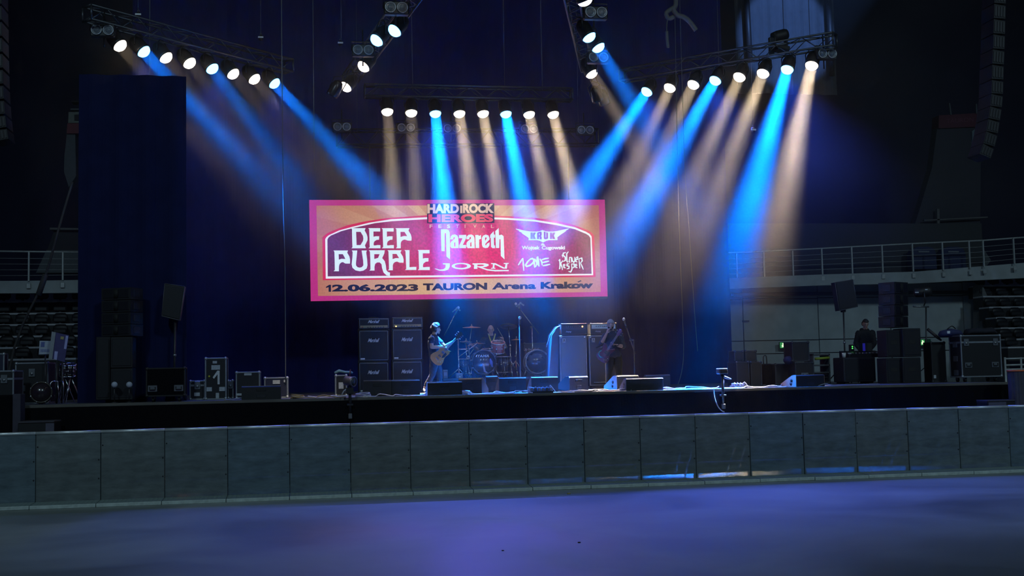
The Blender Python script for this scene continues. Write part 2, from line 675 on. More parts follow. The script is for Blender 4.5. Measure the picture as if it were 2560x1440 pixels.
# ------------------------------------------------------------------ concourse wall on the right with its panels
def concourse():
    root = bpy.data.objects.new('wall_concourse', None)
    COL.objects.link(root)
    structure(root, 'pale panelled concourse wall under the right balcony')
    Y = 39.2
    grey = mat('painted_wall_panel', (.42, .47, .49), .8, scale=2)
    MB().box((sx(1790, Y), Y + .06, 0), (sx(2475, Y), Y + .3, 7)).build('backing', mat('dark_joint', (.05, .055, .06), .9), root)
    cols = [1800, 1857, 2045, 2225, 2408, 2455]
    rows = [(716, 747), (749, 851), (853, 884), (886, 1010)]
    for i in range(len(cols) - 1):
        for j, (va, vb) in enumerate(rows):
            uu = (cols[i] + cols[i + 1]) / 2
            dv = -.02 * (uu - 1900)
            x0, x1 = sx(cols[i], Y, 4) + .015, sx(cols[i + 1], Y, 4) - .015
            z1, z0 = at(uu, va + dv, Y).z, at(uu, vb + dv, Y).z
            MB().box((x0, Y - .01 * (i % 2), max(z0, 0)), (x1, Y + .06, z1), r=.006).build('panel', grey, root)
    # duct along the soffit, sloped side of the stand
    MB().box((sx(1829, Y), Y - .45, zv(1940, 742, Y)), (sx(2455, Y), Y - .2, zv(1940, 733, Y)), r=.02).build('duct', mat('dark_duct', (.06, .065, .07), .6), root)
    MB().box((sx(1857, Y, 3), Y - .08, zv(1860, 805, Y)), (sx(1873, Y, 3), Y, zv(1860, 801, Y))).build('sensor_box', black, root)
    b = MB()
    pl = [(2452, 712), (2520, 868), (2520, 960), (2452, 960)]
    b.prism([(at(u, v, 38.0).x, at(u, v, 38.0).z) for u, v in pl], 37.9, 38.5, 'xz')
    b.build('stand_cheek', mat('cheek_wall', (.15, .155, .16), .9), root)


concourse()


def exit_sign(u, v, Y, label):
    p = at(u, v, Y)
    t = thing('exit_sign', label, 'exit sign', p)
    MB().box((-.22, 0, -.11), (.22, .07, .11), r=.01).build('housing', mat('exit_green_case', (.02, .09, .05), .5), t)
    MB().box((-.2, -.006, -.095), (-.02, 0, .095)).build('lit_panel', glow('exit_lit', (.05, .42, .12), .55), t, label='lit green half with running figure')
    MB().box((.0, -.004, -.095), (.2, 0, .095)).build('dark_panel', mat('exit_unlit', (.02, .12, .07), .4), t)
    b = MB()
    b.ell((-.1, -.01, .055), (.022, .004, .022), n=10)
    b.prism([(-.13, -.07), (-.09, -.06), (-.07, -.08), (-.05, -.06), (-.08, -.02), (-.075, .025), (-.05, .01), (-.04, .025), (-.085, .04), (-.125, .02), (-.15, -.02), (-.135, -.03), (-.115, -.005), (-.12, -.03), (-.15, -.055)], -.014, -.008)
    b.build('figure', glow('exit_white', (.75, 1, .6), 1.3), t)
    return t


exit_sign(1964, 863, 38.9, 'green lit exit sign on the pale wall left of the technician')
exit_sign(2313, 856, 38.9, 'green lit exit sign behind the large flight case')

# ------------------------------------------------------------------ portals of the upper tier (dim towers)
def portal_left():
    root = bpy.data.objects.new('wall_portal_left', None)
    COL.objects.link(root)
    structure(root, 'dim access tower of the upper tier left of the stage')
    Y = 39
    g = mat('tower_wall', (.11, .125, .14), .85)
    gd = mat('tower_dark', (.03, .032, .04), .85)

    def poly(nm, pl, m, y0=Y, y1=Y + .4):
        MB().prism([(at(u, v, Y).x, at(u, v, Y).z) for u, v in pl], y0, y1).build(nm, m, root)
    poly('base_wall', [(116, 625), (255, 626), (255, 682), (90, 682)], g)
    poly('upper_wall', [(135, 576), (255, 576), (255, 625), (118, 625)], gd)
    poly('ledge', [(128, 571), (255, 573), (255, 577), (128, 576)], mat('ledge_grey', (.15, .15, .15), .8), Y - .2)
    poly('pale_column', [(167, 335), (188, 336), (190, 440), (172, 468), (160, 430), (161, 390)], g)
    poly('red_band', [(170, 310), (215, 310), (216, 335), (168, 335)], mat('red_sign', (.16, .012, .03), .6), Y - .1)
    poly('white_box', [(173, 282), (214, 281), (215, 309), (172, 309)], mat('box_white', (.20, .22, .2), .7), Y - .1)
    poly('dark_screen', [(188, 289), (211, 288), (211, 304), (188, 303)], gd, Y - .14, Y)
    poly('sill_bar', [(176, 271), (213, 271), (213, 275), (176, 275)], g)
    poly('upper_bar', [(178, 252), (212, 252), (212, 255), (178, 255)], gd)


def portal_right():
    root = bpy.data.objects.new('wall_portal_right', None)
    COL.objects.link(root)
    structure(root, 'dim access tower of the upper tier right of the stage')
    Y = 40
    g = mat('tower_wall')
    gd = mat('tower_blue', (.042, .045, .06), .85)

    def poly(nm, pl, m, y0=Y, y1=Y + .4):
        return MB().prism([(at(u, v, Y).x, at(u, v, Y).z) for u, v in pl], y0, y1).build(nm, m, root)
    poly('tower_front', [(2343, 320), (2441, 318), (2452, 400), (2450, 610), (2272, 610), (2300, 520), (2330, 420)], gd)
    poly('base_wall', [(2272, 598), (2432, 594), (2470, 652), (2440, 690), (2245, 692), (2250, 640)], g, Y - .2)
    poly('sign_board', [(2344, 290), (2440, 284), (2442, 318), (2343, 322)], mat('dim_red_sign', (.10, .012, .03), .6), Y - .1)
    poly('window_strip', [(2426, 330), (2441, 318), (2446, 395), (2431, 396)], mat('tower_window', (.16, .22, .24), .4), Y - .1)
    poly('handrail', [(2300, 552), (2458, 544), (2458, 547), (2300, 555)], mat('ledge_grey'), Y - .3, Y - .2)
    poly('post', [(2332, 525), (2338, 525), (2340, 600), (2334, 600)], mat('ledge_grey'), Y - .3, Y - .2)
    poly('mast', [(2367, 260), (2370, 260), (2374, 289), (2371, 289)], g, Y - .15, Y - .1)
    poly('mast', [(2434, 262), (2437, 262), (2438, 286), (2435, 286)], g, Y - .15, Y - .1)
    for (u0, u1) in ((2366, 2434),):
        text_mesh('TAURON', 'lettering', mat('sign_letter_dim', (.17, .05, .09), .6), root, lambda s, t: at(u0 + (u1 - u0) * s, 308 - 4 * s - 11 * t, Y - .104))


portal_left()
portal_right()
for i, u in enumerate((2309, 2383)):
    p = at(u, 673, 38.6)
    b = MB()
    w = .47
    b.prism([(-w, 0), (w, 0), (w * .98, .55), (w * .8, .72), (w * .4, .78), (-w * .4, .78), (-w * .8, .72), (-w * .98, .55)], -.06, .25)
    t = thing('folded_seat_block', 'dark blue round-topped seat back on the balcony, %s of the pair' % ('left' if i == 0 else 'right'), 'seat', p)
    b.build('shell', mat('blue_seat', (.02, .03, .10), .5), t)
    MB().box((-.2, -.08, .58), (.2, -.055, .63)).build('handle_slot', mat('pale_slot', (.2, .22, .26), .6), t)

# ------------------------------------------------------------------ stage
SX0, SX1 = sx(-10, LIP_Y), sx(2525, LIP_Y)
stg = bpy.data.objects.new('stage_platform', None)
COL.objects.link(stg)
structure(stg, 'black stage platform with a cloth front')
MB().box((SX0, LIP_Y, STAGE_Z - .09), (SX1, 34.5, STAGE_Z), r=.006).build('deck', mat('stage_floor', (.10, .10, .11), .42, scale=6, var=.4), stg)
MB().box((SX0, LIP_Y - .012, STAGE_Z - .05), (SX1, LIP_Y, STAGE_Z + .004), r=.003).build('edge_strip', mat('deck_edge', (.12, .11, .10), .7, scale=2, var=.5), stg)


def drape(name, m, x0, x1, y, z0, z1, amp=.06, wl=.35, parent=None, axis='x', phase=0.):
    n = max(8, int(abs(x1 - x0) / wl * 8))
    vs_, fs = [], []
    for i in range(n + 1):
        x = x0 + (x1 - x0) * i / n
        d = amp * (math.sin(2 * PI * x / wl + phase) + .5 * math.sin(2 * PI * x / (wl * 2.7) + 1.3))
        for (z, yy) in ((z0, -.01), (z1, -.01), (z1, .01), (z0, .01)):
            k = 1 if z == z0 else .75
            vs_.append((x, y + d * k + yy, z) if axis == 'x' else (y + d * k + yy, x, z))
    for i in range(n):
        for k in range(4):
            fs.append((i * 4 + k, i * 4 + (k + 1) % 4, (i + 1) * 4 + (k + 1) % 4, (i + 1) * 4 + k))
    fs += [(0, 1, 2, 3), (n * 4 + 3, n * 4 + 2, n * 4 + 1, n * 4)]
    return MB().add(vs_, fs, smooth=False).build(name, m, parent)


drape('skirt', blackcloth, SX0, SX1, LIP_Y - .04, .01, STAGE_Z - .05, .014, .45, stg)
for i in range(12):
    x = SX0 + 1 + i * (SX1 - SX0 - 2) / 11
    MB().cyl((x, LIP_Y + .5, 0), (x, LIP_Y + .5, STAGE_Z - .09), .03).build('leg', alu, stg)

# drapes behind and beside the stage
bx0, bx1 = sx(330, 34), sx(1832, 34)
t = drape('backdrop_curtain', mat('haze_blue_velvet', (.010, .015, .11), .95, scale=3, spec=.08), bx0, bx1, 34.0, STAGE_Z, 15.5, .03, .6)  # navy colour carries the blue haze glow seen before the curtain
tag(t, 'tall dark velvet curtain, tinted navy for haze glow, hanging behind the screen and drums', 'curtain')
t = drape('side_curtain', mat('dark_side_cloth', (.010, .014, .06), .95, scale=3, spec=.08), sx(193, 24.1), sx(466, 24.1), 24.1, STAGE_Z, zv(330, 188, 24.1), .04, .5)  # bluish tint put in so the cloth blends with the haze glow
tag(t, 'black side curtain left of the stage, lower than the beams', 'curtain')
gx0, gx1 = at(1838, 60, 35.2).x, at(2086, 60, 35.2).x
t = drape('upper_curtain', mat('grey_drape', (.05, .055, .065), .9, scale=8), gx0, gx1, 35.2, zv(1960, 235, 35.2), 16, .05, .55)
tag(t, 'grey curtain high on the right, lit by a round pool of light', 'curtain')
for k, (u, vb) in enumerate(((1871, 150), (2076, 190))):
    p, q = at(u + 4, vb, 34.9), at(u - 6, -40, 34.9)
    o = MB().loft([p, q], [.09, .09], n=8).build('curtain_strap', black)
    tag(o, 'dark vertical strap %s the lit grey curtain' % ('at the left edge of' if k == 0 else 'at the right edge of'), 'strap')

# ------------------------------------------------------------------ crowd barrier
def barrier_mats():
    m = mat('perforated_panel', (.20, .245, .255), .5, .3, scale=3, var=.3, alpha=.74)
    nt = m.node_tree
    b = nt.nodes['Principled BSDF']
    lk = b.inputs['Base Color'].links[0].from_socket
    oi = nt.nodes.new('ShaderNodeObjectInfo')
    cr = nt.nodes.new('ShaderNodeValToRGB')
    cr.color_ramp.elements[0].color = (1.02, .94, .86, 1)
    cr.color_ramp.elements[1].color = (.82, .95, 1.08, 1)
    nt.links.new(oi.outputs['Random'], cr.inputs[0])
    tc = nt.nodes['Texture Coordinate']
    mp = nt.nodes.new('ShaderNodeMapping')
    mp.inputs['Scale'].default_value = (2.5, 1, 9)
    nt.links.new(tc.outputs['Object'], mp.inputs[0])
    nt.links.new(oi.outputs['Random'], mp.inputs['Location'])
    n2 = nt.nodes.new('ShaderNodeTexNoise')
    n2.inputs['Scale'].default_value = 1.2
    n2.inputs['Detail'].default_value = 8
    n2.inputs['Roughness'].default_value = .65
    nt.links.new(mp.outputs[0], n2.inputs['Vector'])
    mr = nt.nodes.new('ShaderNodeMapRange')
    mr.inputs[1].default_value, mr.inputs[2].default_value, mr.inputs[3].default_value, mr.inputs[4].default_value = .3, .75, .72, 1.3
    nt.links.new(n2.outputs[0], mr.inputs[0])
    x1, x2 = nt.nodes.new('ShaderNodeMixRGB'), nt.nodes.new('ShaderNodeMixRGB')
    for x in (x1, x2):
        x.blend_type = 'MULTIPLY'
        x.inputs[0].default_value = 1
    nt.links.new(lk, x1.inputs[1])
    nt.links.new(cr.outputs[0], x1.inputs[2])
    nt.links.new(x1.outputs[0], x2.inputs[1])
    nt.links.new(mr.outputs[0], x2.inputs[2])
    nt.links.new(x2.outputs[0], b.inputs['Base Color'])
    m2 = mat('tread_plate', (.22, .28, .27), .5, .3, scale=30, bump=.6)
    m3 = mat('barrier_lip', (.52, .60, .57), .5, .2, scale=14, bump=.4, var=.4)
    return m, m2, m3


bm_panel, bm_tread, bm_lip = barrier_mats()
bm_rail = mat('polished_top_rail', (.80, .84, .84), .35, .5, scale=6)
bm_frame = mat('barrier_frame', (.10, .12, .125), .5, .5)
BX = -4.3616
BH = 1.187
tiltr = random.Random(3)
bar_proto = None
for i in range(-1, 19):
    x = BX + i
    if bar_proto is None:
        t = thing('crowd_barrier', '', 'barrier', (x, BAR_Y, 0), group='crowd barrier sections')
        MB().box((.006, -.012, .05), (.994, 0, BH - .03), r=.004).build('panel', bm_panel, t)
        MB().tube([(.004, -.004, BH - .02), (.996, -.004, BH - .02)], .026, n=10).build('top_rail', bm_rail, t)
        for xx in (.02, .98):
            MB().box((xx - .018, .002, .03), (xx + .018, .04, BH - .04)).build('upright', bm_frame, t)
        MB().box((.04, .004, .60), (.96, .035, .64)).build('cross_bar', bm_frame, t)
        MB().box((.03, .02, .30), (.97, .32, .335), r=.004).build('rear_step', bm_frame, t)
        for xx in (.1, .9):
            MB().loft([(xx, .03, 1.05), (xx, .95, .05)], [.02, .02], n=6).build('brace', bm_frame, t)
        MB().box((.02, .02, .0), (.98, 1.05, .012)).build('rear_plate', bm_tread, t)
        b = MB().add([(.004, -.02, .075), (.996, -.02, .075), (.996, -.43, .055), (.004, -.43, .055), (.004, -.02, .0), (.996, -.02, .0), (.996, -.43, .0), (.004, -.43, .0)], [(0, 1, 2, 3), (4, 7, 6, 5), (0, 4, 5, 1), (3, 2, 6, 7), (0, 3, 7, 4), (1, 5, 6, 2)])
        for k in range(14):
            for j in range(5):
                cx, cy = .05 + k * .069, -.07 - j * .075
                b.box((cx - .022, cy - .005, .05), (cx + .022, cy + .005, .0775 + (cy + .02) * .049), r=.002)
        b.build('tread_plate', bm_tread, t)
        MB().box((.004, -.452, 0), (.996, -.428, .058), r=.006).build('toe_edge', bm_lip, t)
        for (xx, zz) in ((.97, .72), (.97, .42), (.03, .95)):
            MB().lathe([(.011, 0), (.011, .008), (.006, .012)], n=8, base=(xx, -.012, zz), axis=(0, -1, 0)).build('bolt', darkmetal, t)
        bar_proto = t
    else:
        t = dup(bar_proto, (x, BAR_Y + tiltr.uniform(-.006, .006), 0))
        t.rotation_euler = (tiltr.uniform(-.003, .006), 0, tiltr.uniform(-.004, .004))
    n = i + 1
    t['label'] = 'grey perforated steel crowd barrier section, %s one counted from the left end' % ORD[n]
# scuffed warning label pieces and litter on the open floor
for nm, u, v, w, lab, c in (('bottle_cap', 1448, 1357, .018, 'small dark bottle cap lying on the open floor', (.01, .01, .01)), ('bottle_cap', 1257, 1377, .014, 'tiny dark speck of litter on the floor left of the bottle cap', (.01, .01, .01)), ('paper_scrap', 1371, 1238, .012, 'small yellow paper scrap by the barrier toe', (.5, .42, .1)), ('paper_scrap', 1422, 1235, .03, 'dull yellow flattened scrap lying right of the smaller one', (.35, .3, .1))):
    p = atz(u, v, 0)
    o = MB().lathe([(w, 0), (w, w * .5), (w * .8, w * .62)], n=10).build(nm, mat('litter_%d' % int(u), c, .6))
    o.location = (p.x, p.y, 0)
    tag(o, lab, 'litter')

# ------------------------------------------------------------------ LED screen and the artwork it shows
def ray_mat():
    m = glow('screen_sunburst', (.66, .40, .23), 1.)
    nt = m.node_tree
    N, L = nt.nodes, nt.links
    e = N['Emission']
    tc = N.new('ShaderNodeTexCoord')
    sp = N.new('ShaderNodeSeparateXYZ')
    L.new(tc.outputs['Object'], sp.inputs[0])

    def mth(op, a, b=None):
        n = N.new('ShaderNodeMath')
        n.operation = op
        for i, x in enumerate((a, b)):
            if x is None:
                continue
            if isinstance(x, (int, float)):
                n.inputs[i].default_value = x
            else:
                L.new(x, n.inputs[i])
        return n.outputs[0]
    dx, dz = mth('SUBTRACT', sp.outputs[0], 3.85), mth('SUBTRACT', sp.outputs[2], 1.25)
    an = mth('ARCTAN2', dx, dz)
    st = mth('MULTIPLY', mth('GREATER_THAN', mth('SINE', mth('MULTIPLY', an, 26)), 0), mth('GREATER_THAN', dz, -.55))
    mx = N.new('ShaderNodeMixRGB')
    L.new(st, mx.inputs[0])
    mx.inputs[1].default_value = (.64, .40, .24, 1)
    mx.inputs[2].default_value = (.56, .29, .18, 1)
    rr = mth('ABSOLUTE', mth('MULTIPLY', dx, .24))
    mx2 = N.new('ShaderNodeMixRGB')
    L.new(mth('POWER', rr, 1.6), mx2.inputs[0])
    L.new(mx.outputs[0], mx2.inputs[1])
    mx2.inputs[2].default_value = (.40, .115, .10, 1)
    nz = N.new('ShaderNodeTexNoise')
    nz.inputs['Scale'].default_value = 22
    L.new(tc.outputs['Object'], nz.inputs['Vector'])
    mr = N.new('ShaderNodeMapRange')
    mr.inputs[3].default_value, mr.inputs[4].default_value = .8, 1.2
    L.new(nz.outputs[0], mr.inputs[0])
    mx3 = N.new('ShaderNodeMixRGB')
    mx3.blend_type = 'MULTIPLY'
    mx3.inputs[0].default_value = 1
    L.new(mx2.outputs[0], mx3.inputs[1])
    L.new(mr.outputs[0], mx3.inputs[2])
    L.new(mx3.outputs[0], e.inputs[0])
    return m


def panel_mat():
    m = glow('screen_crimson_panel', (.6, .02, .16), 1.)
    nt = m.node_tree
    N, L = nt.nodes, nt.links
    tc = N.new('ShaderNodeTexCoord')
    mp = N.new('ShaderNodeMapping')
    mp.inputs['Location'].default_value = (-1.23, 0, -.55)
    mp.inputs['Scale'].default_value = (.29, 1, .45)
    L.new(tc.outputs['Object'], mp.inputs[0])
    gr = N.new('ShaderNodeTexGradient')
    gr.gradient_type = 'SPHERICAL'
    L.new(mp.outputs[0], gr.inputs[0])
    cr = N.new('ShaderNodeValToRGB')
    cr.color_ramp.elements[0].position = .0
    cr.color_ramp.elements[0].color = (.13, .022, .10, 1)
    cr.color_ramp.elements[1].position = .85
    cr.color_ramp.elements[1].color = (.70, .012, .16, 1)
    L.new(gr.outputs[0], cr.inputs[0])
    nz = N.new('ShaderNodeTexNoise')
    nz.inputs['Scale'].default_value = 16
    nz.inputs['Detail'].default_value = 6
    L.new(tc.outputs['Object'], nz.inputs['Vector'])
    mr = N.new('ShaderNodeMapRange')
    mr.inputs[1].default_value, mr.inputs[2].default_value, mr.inputs[3].default_value, mr.inputs[4].default_value = .35, .7, .8, 1.35
    L.new(nz.outputs[0], mr.inputs[0])
    mx = N.new('ShaderNodeMixRGB')
    mx.blend_type = 'MULTIPLY'
    mx.inputs[0].default_value = 1
    L.new(cr.outputs[0], mx.inputs[1])
    L.new(mr.outputs[0], mx.inputs[2])
    L.new(mx.outputs[0], N['Emission'].inputs[0])
    return m


led0 = at(777, 753, LED_Y)
led = thing('led_screen', 'wide glowing red and orange LED screen showing the festival bill', 'screen', led0)


def LL(u, v, lay):
    return at(u, v, LED_Y - .004 * lay) - led0


def art(name, m, lay, *polys, conv=None):
    cv = conv or (lambda p: p)

    def mp(q):
        u, v = cv(q)
        p = LL(u, v, lay)
        return p.x, p.z
    o = outline(polys, mp, name, m, led)
    o.location = (0, -.004 * lay, 0)
    return o


def art_text(body, m, lay, u0, v0, u1, v1, bold=.02, slope=-.004, shear=0., spacing=1., name='lettering'):
    return text_mesh(body, name, m, led, lambda s, t: LL(u0 + (u1 - u0) * s, v1 - (v1 - v0) * t + slope * (u1 - u0) * s, lay), bold, shear, spacing)


border = glow('screen_magenta', (.46, .03, .22), 1., .25, 16)
crimson = glow('screen_red_line', (.62, .02, .10), 1., .15)
cream = glow('screen_white', (.80, .84, .92), 1.)
pale = glow('screen_pale', (.66, .83, .92), 1.05)
peach = glow('screen_peach', (.72, .50, .38), 1.)
navy = glow('screen_navy', (.008, .008, .035), 1.)
coral = glow('screen_coral', (.75, .06, .13), 1.)
maroon = glow('screen_maroon', (.28, .02, .12), 1.)
w_, h_ = led0 * 0, 0
a_, b_, c_, d_ = LL(773, 500, 0), LL(1512, 499, 0), LL(1519, 741, 0), LL(777, 753, 0)
MB().box((min(a_.x, d_.x) - .01, .005, -.01), (c_.x + .01, .16, a_.z + .01), r=.01).build('housing', black, led)
art('screen_border', border, 0, [(773, 500), (1512, 499), (1519, 741), (777, 753)])
art('sunburst', ray_mat(), 1, [(791, 514), (1497, 513), (1502, 730), (795, 740)])
art('red_outline', crimson, 2, [(807, 700.5), (806, 593), (818, 583), (830, 577.5), (867, 563.6), (909, 554), (964, 545.5), (1066, 538), (1160, 536), (1270, 540.5), (1337, 544.5), (1392, 552), (1437, 563), (1470, 575.5), (1480, 582), (1485.5, 589), (1489, 692.5)])
art('white_outline', cream, 3, [(814.4, 696.7), (813, 598), (816, 593), (822, 588), (848, 576), (881, 567), (923, 556.7), (978, 548), (1066, 543), (1160, 541), (1270, 544.7), (1337, 549.5), (1392, 558), (1437, 568), (1464.5, 579), (1474, 584.5), (1479, 591), (1483, 688)])
art('arch_panel', panel_mat(), 4, [(819.3, 691), (818.6, 599), (821, 594), (827, 589), (853, 578), (881, 570.5), (937, 558), (980, 553), (1066, 548), (1160, 546), (1270, 549.5), (1337, 554), (1392, 563), (1437, 573), (1464.5, 584.5), (1472, 589), (1476, 595), (1479, 684.5)])

# the two-line band name in flared letters
cvA = lambda q: (810 + q[0] / 9.143, 560 + q[1] / 9.143)
Eo = [(1010, 95), (1285, 95), (1285, 172), (1130, 172), (1132, 292), (1175, 280), (1262, 280), (1258, 358), (1200, 365), (1150, 400), (1135, 440), (1135, 487), (1165, 490), (1222, 482), (1290, 482), (1290, 555), (1015, 555), (1045, 528), (1038, 300), (1033, 122)]
sh = lambda pl, dx, dy=0: [(x + dx, y + dy) for x, y in pl]
Po = [(1632, 95), (1955, 95), (1930, 150), (1985, 240), (2003, 310), (2000, 380), (1915, 380), (1850, 355), (1800, 368), (1768, 400), (1755, 440), (1755, 555), (1640, 555), (1668, 530), (1662, 300), (1655, 125)]
Ph = [(1748, 180), (1840, 180), (1900, 277), (1820, 275), (1750, 297)]
letters = [
    [[(620, 95), (950, 95), (930, 150), (975, 230), (995, 300), (995, 370), (960, 440), (935, 490), (960, 555), (625, 555), (650, 530), (645, 400), (640, 200), (640, 120)], [(735, 180), (835, 180), (890, 270), (900, 330), (890, 390), (835, 482), (745, 482)]],
    [Eo], [sh(Eo, 307)], [Po, Ph],
    [[(215, 605), (550, 605), (530, 655), (580, 740), (597, 820), (593, 905), (490, 905), (430, 870), (385, 885), (355, 920), (343, 965), (340, 1080), (220, 1080), (248, 1050), (243, 800), (237, 635)], [(335, 690), (430, 690), (490, 800), (400, 795), (340, 815)]],
    [[(635, 605), (760, 605), (745, 760), (730, 900), (735, 950), (765, 985), (815, 998), (865, 985), (900, 945), (895, 840), (860, 605), (980, 605), (965, 650), (985, 800), (995, 940), (975, 1015), (900, 1065), (815, 1080), (720, 1060), (650, 1000), (632, 920), (650, 760), (655, 640)]],
    [[(1025, 600), (1390, 600), (1380, 670), (1330, 780), (1390, 850), (1415, 950), (1425, 1050), (1460, 1095), (1510, 1110), (1505, 1185), (1430, 1175), (1360, 1110), (1325, 1000), (1315, 920), (1270, 878), (1210, 880), (1168, 915), (1155, 970), (1155, 1065), (1035, 1065), (1062, 1040), (1058, 800), (1050, 635)], [(1148, 690), (1270, 690), (1235, 775), (1150, 800)]],
    [sh(Po, -182, 504), sh(Ph, -182, 504)],
    [[(1838, 595), (1955, 595), (1955, 988), (2040, 980), (2112, 980), (2110, 1050), (1850, 1052), (1880, 1025), (1870, 800), (1862, 625)]],
    [sh(Eo, 1128, 498)],
]
for pl in letters:
    art('letter', pale, 6, *pl, conv=cvA)
cvB = lambda q: (1060 + q[0] / 7.577, 500 + q[1] / 7.577)
ao = [(497, 745), (505, 690), (540, 658), (590, 652), (632, 672), (650, 715), (658, 912), (520, 912), (500, 880), (500, 815), (520, 785), (572, 742), (588, 718), (575, 698), (558, 712), (552, 745)]
ah = [(572, 812), (592, 795), (594, 880), (572, 882)]
naz = [
    [[(320, 555), (430, 555), (468, 573), (487, 620), (495, 1130), (425, 1070), (418, 640), (405, 615), (390, 640), (392, 970), (330, 970)]],
    [ao, ah], [[(660, 662), (800, 660), (800, 720), (735, 852), (797, 850), (798, 912), (668, 912), (668, 860), (728, 725), (662, 725)]],
    [sh(ao, 305), sh(ah, 305)],
    [[(970, 662), (1035, 662), (1038, 685), (1078, 660), (1082, 735), (1045, 748), (1045, 910), (978, 910)]],
    [[(1095, 720), (1120, 675), (1170, 655), (1220, 670), (1240, 720), (1243, 748), (1162, 830), (1164, 858), (1180, 855), (1188, 830), (1243, 800), (1240, 860), (1210, 905), (1160, 912), (1115, 895), (1098, 850)], [(1155, 722), (1172, 705), (1190, 720), (1160, 775)]],
    [[(1255, 660), (1320, 590), (1325, 655), (1345, 655), (1345, 712), (1325, 715), (1328, 858), (1345, 860), (1345, 912), (1300, 912), (1270, 890), (1264, 720), (1250, 718)]],
    [[(1350, 590), (1415, 530), (1420, 668), (1470, 655), (1508, 685), (1525, 1125), (1455, 1060), (1448, 742), (1430, 745), (1425, 910), (1360, 910)]],
]
for pl in naz:
    art('letter', pale, 6, *pl, conv=cvB)
el = lambda cx, cy, rx, ry: [(cx + rx * math.cos(k * PI / 14), cy + ry * math.sin(k * PI / 14)) for k in range(28)]
jorn = [
    [[(350, 1195), (490, 1200), (487, 1270), (460, 1320), (380, 1345), (290, 1340), (200, 1305), (220, 1296), (300, 1318), (370, 1310), (405, 1280), (410, 1225), (360, 1222)]],
    [el(706, 1252, 183, 62), el(700, 1250, 118, 36)],
    [[(918, 1200), (1150, 1198), (1220, 1215), (1228, 1240), (1180, 1265), (1110, 1277), (1200, 1310), (1350, 1325), (1605, 1325), (1605, 1347), (1350, 1352), (1200, 1335), (1100, 1300), (1010, 1268), (1010, 1305), (945, 1305), (950, 1225), (920, 1222)], [(1010, 1225), (1110, 1222), (1150, 1235), (1110, 1252), (1010, 1255)]],
    [[(1270, 1195), (1350, 1195), (1530, 1285), (1545, 1215), (1510, 1210), (1510, 1193), (1605, 1192), (1605, 1207), (1578, 1214), (1570, 1300), (1500, 1300), (1340, 1222), (1330, 1282), (1352, 1288), (1352, 1302), (1270, 1302), (1270, 1288), (1300, 1282), (1305, 1217), (1270, 1212)]],
]
for pl in jorn:
    art('letter', pale, 6, *pl, conv=cvB)
# festival title block
art('title_block', navy, 6, [(1067.5, 509), (1235.5, 508), (1236, 557.5), (1068, 558.5)])
art_text('HARD', peach, 7, 1068.5, 510, 1147.5, 533.5, .055)
art('divider', peach, 7, [(1150.5, 514), (1155.5, 514), (1155.5, 533), (1150.5, 533)])
art_text('ROCK', peach, 7, 1157, 509.5, 1235, 533, .055)
art_text('HEROES', coral, 7, 1071, 535.5, 1233, 556, .055)
for k, ch in enumerate('FESTIVAL'):
    u = 1074 + k * 21.9
    art_text(ch, peach, 7, u, 561.5, u + (2 if ch == 'I' else 7.5), 570, .02)
cvC = lambda q: (1270 + q[0] / 9., 540 + q[1] / 9.)
art('winged_badge', pale, 6, [(175, 283), (420, 338), (520, 350), (640, 350), (700, 345), (775, 315), (850, 345), (920, 350), (1020, 350), (1115, 335), (1385, 275), (1340, 310), (1295, 330), (1310, 335), (1240, 385), (1200, 410), (1110, 480), (1115, 540), (920, 545), (860, 560), (790, 597), (720, 560), (650, 545), (455, 545), (470, 510), (450, 482), (340, 410), (300, 380), (330, 385), (240, 340), (265, 335), (180, 300)], conv=cvC)
art('badge_ridge', cream, 8, [(768, 340), (800, 340), (800, 570), (788, 580), (768, 570)], conv=cvC)
Kp = [(505, 370), (558, 372), (556, 425), (572, 372), (628, 372), (596, 440), (625, 518), (566, 518), (556, 462), (556, 518), (505, 518)]
art('letter', maroon, 7, Kp, conv=cvC)
art('letter', maroon, 7, [(655, 378), (690, 360), (745, 352), (757, 372), (757, 432), (742, 450), (757, 470), (757, 526), (712, 522), (712, 470), (697, 470), (697, 520), (655, 518)], [(697, 395), (713, 390), (713, 430), (697, 432)], conv=cvC)
art('letter', maroon, 7, [(806, 350), (846, 358), (846, 480), (860, 480), (860, 362), (902, 378), (902, 500), (880, 520), (830, 524), (806, 505)], conv=cvC)
art('letter', maroon, 7, sh(Kp, 438, 0), conv=cvC)
art_text('&', cream, 6, 1352, 608, 1363, 614, .02)
art_text('Wojtek', cream, 6, 1304, 614.5, 1350, 627, .042)
art_text('Cugowski', cream, 6, 1354, 614.5, 1412.5, 626.5, .042)


def strokes(lst, m, lay, cv, w):
    for pts in lst:
        n = len(pts)
        b = MB()
        for i in range(n - 1):
            p, c = pts[i], pts[i + 1]
            dx, dy = c[0] - p[0], c[1] - p[1]
            ll = math.hypot(dx, dy) or 1
            w0, w1 = w * (.6 if i == 0 else 1), w * (.6 if i == n - 2 else 1)
            q = [(p[0] - dy / ll * w0, p[1] + dx / ll * w0), (p[0] + dy / ll * w0, p[1] - dx / ll * w0), (c[0] + dy / ll * w1, c[1] - dx / ll * w1), (c[0] - dy / ll * w1, c[1] + dx / ll * w1)]
            b.add([LL(*cv(k), lay + i * .05) for k in q], [(0, 1, 2, 3)])
            if i < n - 2:
                b.add([LL(*cv((c[0] + w * math.cos(k * PI / 4), c[1] + w * math.sin(k * PI / 4))), lay + i * .05 + .02) for k in range(8)], [tuple(range(8))])
        b.build('brush_stroke', m, led)


